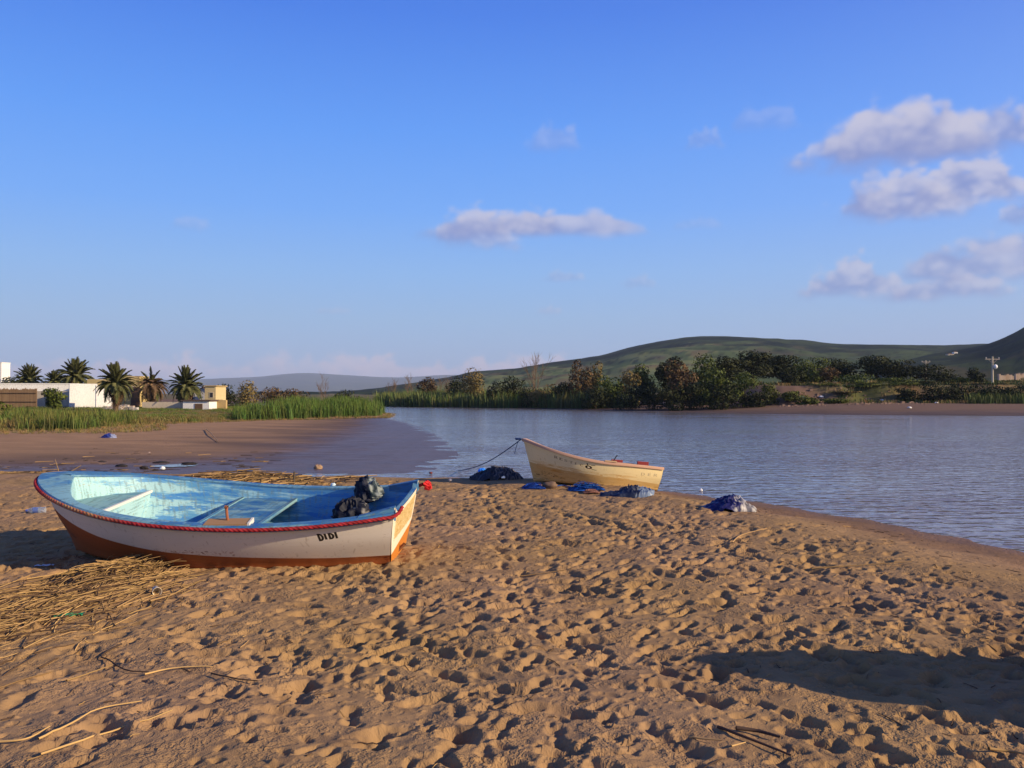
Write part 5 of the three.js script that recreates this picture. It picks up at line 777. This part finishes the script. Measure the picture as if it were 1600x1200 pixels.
{ // reed fence of upright canes
  const g = thing('reed_fence', 'brown upright reed fence at the left edge below the white wall', 'fence', [0, 0, 0]), q = rng(301), s = new Soup(), pr = new Soup();
  for (let k = 0; k < 520; k++) { const px = lerp(-40, 58, k / 520), d = 76, [x, y] = groundAt(px, d), top = at(px, 607 + 1.5 * n2(px * 0.2, 1) + 2 * q(), d).y; s.tube([[x, y - 0.1, -d + 0.04 * (q() - 0.5)], [x + 0.03 * (q() - 0.5), top, -d]], 0.022, 0.018, mix3([0.30, 0.20, 0.11], [0.20, 0.12, 0.07], q()), 3); }
  kind(part('canes', s.geo(), vcMat, g), 'stuff');
  for (const f of [0.35, 0.8]) { const a = groundAt(-40, 76), b = groundAt(58, 76), t = at(10, 608, 76).y; pr.tube([[a[0], lerp(a[1], t, f), -75.93], [b[0], lerp(b[1], t, f), -75.93]], 0.025, 0.025, [0.16, 0.10, 0.06], 5); } part('rail', pr.geo(), vcMat, g);
}
{ const s = new Soup(), q = rng(311); for (let k = 0; k < 160; k++) { const px = lerp(163, 214, q()), d = 71 + 3 * q(), [x, y] = groundAt(px, d), r = 0.06 + 0.16 * q(), h = 0.25 * Math.exp(-(((px - 190) / 20) ** 2)) * q(); s.box(x - r, y + h - 0.05, -d - r, x + r * (0.4 + q()), y + h + r, -d + r, mix3([0.5, 0.46, 0.42], [0.3, 0.22, 0.16], q())); } kind(solo('rubble', s.geo(), vcMat, 'pale rubble heap before the yellow building'), 'stuff'); }
{ const p = ground(171, 684), o = solo('plastic_sack', crumple(0.30, 0.17, 0.2, 4.4, 0.5, (x) => x > 0.25 ? [0.25, 0.28, 0.42] : [0.03, 0.045, 0.22], 24), plasticMat(0.4), 'blue plastic sack in the grass at the left mud edge', 'sack', [p.x, p.y - 0.02, p.z]); }

// ---------------------------------------------------------------- power poles, far houses, shore litter
function pole(px, top, d, label, lamp, r = 0.14) {
  const [x, y0] = groundAt(px, d), H = at(px, top, d).y - y0, g = thing('power_pole', label, 'power pole', [x, y0, -d]), s = new Soup();
  part('post', (() => { const c = new THREE.CylinderGeometry(r * 0.7, r, H + 0.3, 10); c.translate(0, H / 2 - 0.15, 0); return c; })(), std({ color: [0.55, 0.47, 0.34], roughness: 0.9 }), g);
  s.box(-0.95, H - 0.42, -0.05, 0.95, H - 0.30, 0.05, [0.35, 0.30, 0.24]); s.tube([[-0.6, H - 0.4, 0.06], [0, H - 0.95, 0.12]], 0.03, 0.03, [0.35, 0.3, 0.24], 5); s.tube([[0.6, H - 0.4, 0.06], [0, H - 0.95, 0.12]], 0.03, 0.03, [0.35, 0.3, 0.24], 5); part('crossarm', s.geo(), vcMat, g);
  for (const k of [-0.85, 0, 0.85]) { const i = new THREE.LatheGeometry([[0, 0], [0.05, 0], [0.09, 0.05], [0.05, 0.09], [0.08, 0.13], [0.03, 0.2], [0, 0.22]].map(([a, b]) => new THREE.Vector2(a, b)), 10); i.translate(k, H - 0.29, 0); part('insulator', i, std({ color: [0.5, 0.45, 0.4], roughness: 0.3 }), g); }
  if (lamp) { const l = new THREE.SphereGeometry(0.26, 16, 12); l.scale(1, 1.15, 0.8); l.translate(0.34, H - 1.35, 0.12); part('lamp_globe', l, std({ color: [0.85, 0.83, 0.78], roughness: 0.3 }), g); const b = new Soup(); b.tube([[0.05, H - 1.05, 0.05], [0.34, H - 1.05, 0.12]], 0.03, 0.03, [0.3, 0.28, 0.25], 5); part('lamp_arm', b.geo(), vcMat, g); }
}
pole(1551, 557, 114, 'pale power pole with crossarm and white globe at the right', true); pole(1447, 563, 190, 'distant thin power pole above the dark tree row', false, 0.12);
function farHouse(px, py, d, w, h, mat, label) { const p = at(px, py, d), g = thing('house', label, 'house', [p.x, p.y, p.z], 0.2, 'small houses on the far slopes'); part('wall', boxGeo(w, h, w * 0.7, 0, h / 2 - 0.5, 0), mat, g); const r = new THREE.CylinderGeometry(0.01, w * 0.62, h * 0.35, 4); r.rotateY(Math.PI / 4); r.translate(0, h * 1.17 - 0.5, 0); part('roof', r, std({ color: [0.32, 0.18, 0.12] }), g); part('window', boxGeo(w * 0.18, h * 0.3, 0.1, -w * 0.2, h * 0.5 - 0.5, w * 0.35 + 0.03), darkM, g); part('window', boxGeo(w * 0.18, h * 0.3, 0.1, w * 0.2, h * 0.5 - 0.5, w * 0.35 + 0.03), darkM, g); }
farHouse(1382, 550, 1240, 4.5, 3.2, white, 'single white house high on the long hill'); farHouse(1484, 556, 690, 5, 1.8, cream, 'left house of the pale pair at the foot of the steep hill'); farHouse(1492, 553, 700, 3.4, 1.9, white, 'right house of the pale pair at the foot of the steep hill');
for (const [px0, px1, py, d, label] of [[1560, 1583, 586, 150, 'ruined low brown wall right of the power pole'], [1586, 1602, 584, 152, 'ruined low pale wall at the right edge past the power pole']]) { const a = at(px0, py, d), b = at(px1, py, d), [, y0] = groundAt((px0 + px1) / 2, d), s = new Soup(), q = rng(px0), n = 9; for (let k = 0; k < n; k++) { const h = a.y - y0 - 0.5 * q() + 0.2; s.box(lerp(a.x, b.x, k / n), -0.3, -0.25, lerp(a.x, b.x, (k + 0.97) / n), h, 0.25, mix3([0.42, 0.28, 0.17], [0.55, 0.42, 0.3], q())); } solo('ruined_wall', s.geo(), vcMat, label, 'wall', [0, y0, -d]); }
{ const W = [0.75, 0.74, 0.72]; for (const [px, py, r, col, label] of [[1421, 638, 0.17, W, 'largest white scrap on the far mud shore'], [1378, 627, 0.16, W, 'small white scrap high on the far mud shore'], [1463, 630, 0.14, W, 'small white scrap on the far shore below the dark bank'], [1252, 624, 0.30, [0.05, 0.10, 0.34], 'blue scrap of litter at the foot of the knoll'], [1283, 621, 0.20, W, 'white scrap of litter at the foot of the knoll']]) { let d = 78; while (d < 125) { const x = (px - 800) / F * d; if (618 + (EYE - groundH(x, d)) / d * F <= py) break; d += 0.2; } const [x, y] = groundAt(px, d); lump('litter_scrap', new THREE.Vector3(x, y + r * 0.4, -d), [r * 1.4, r * 0.6, r], col, label, 'litter'); }
  const s = new Soup(), q = rng(333); for (let k = 0; k < 240; k++) { const px = lerp(1215, 1450, q()), d = 98 + 9 * q(), [x, y] = groundAt(px, d), r = 0.05 + 0.14 * q() * q(); s.box(x - r, y - 0.05, -d - r, x + r, y + r * (0.4 + q()), -d + r, mix3([0.42, 0.28, 0.19], [0.22, 0.14, 0.1], q())); } kind(solo('rubble', s.geo(), vcMat, 'brown stones strewn below the knoll on the far shore'), 'stuff'); }

scene.traverse((o) => { if (o.isMesh) { o.castShadow = true; o.receiveShadow = true; } });
renderer.render(scene, camera);
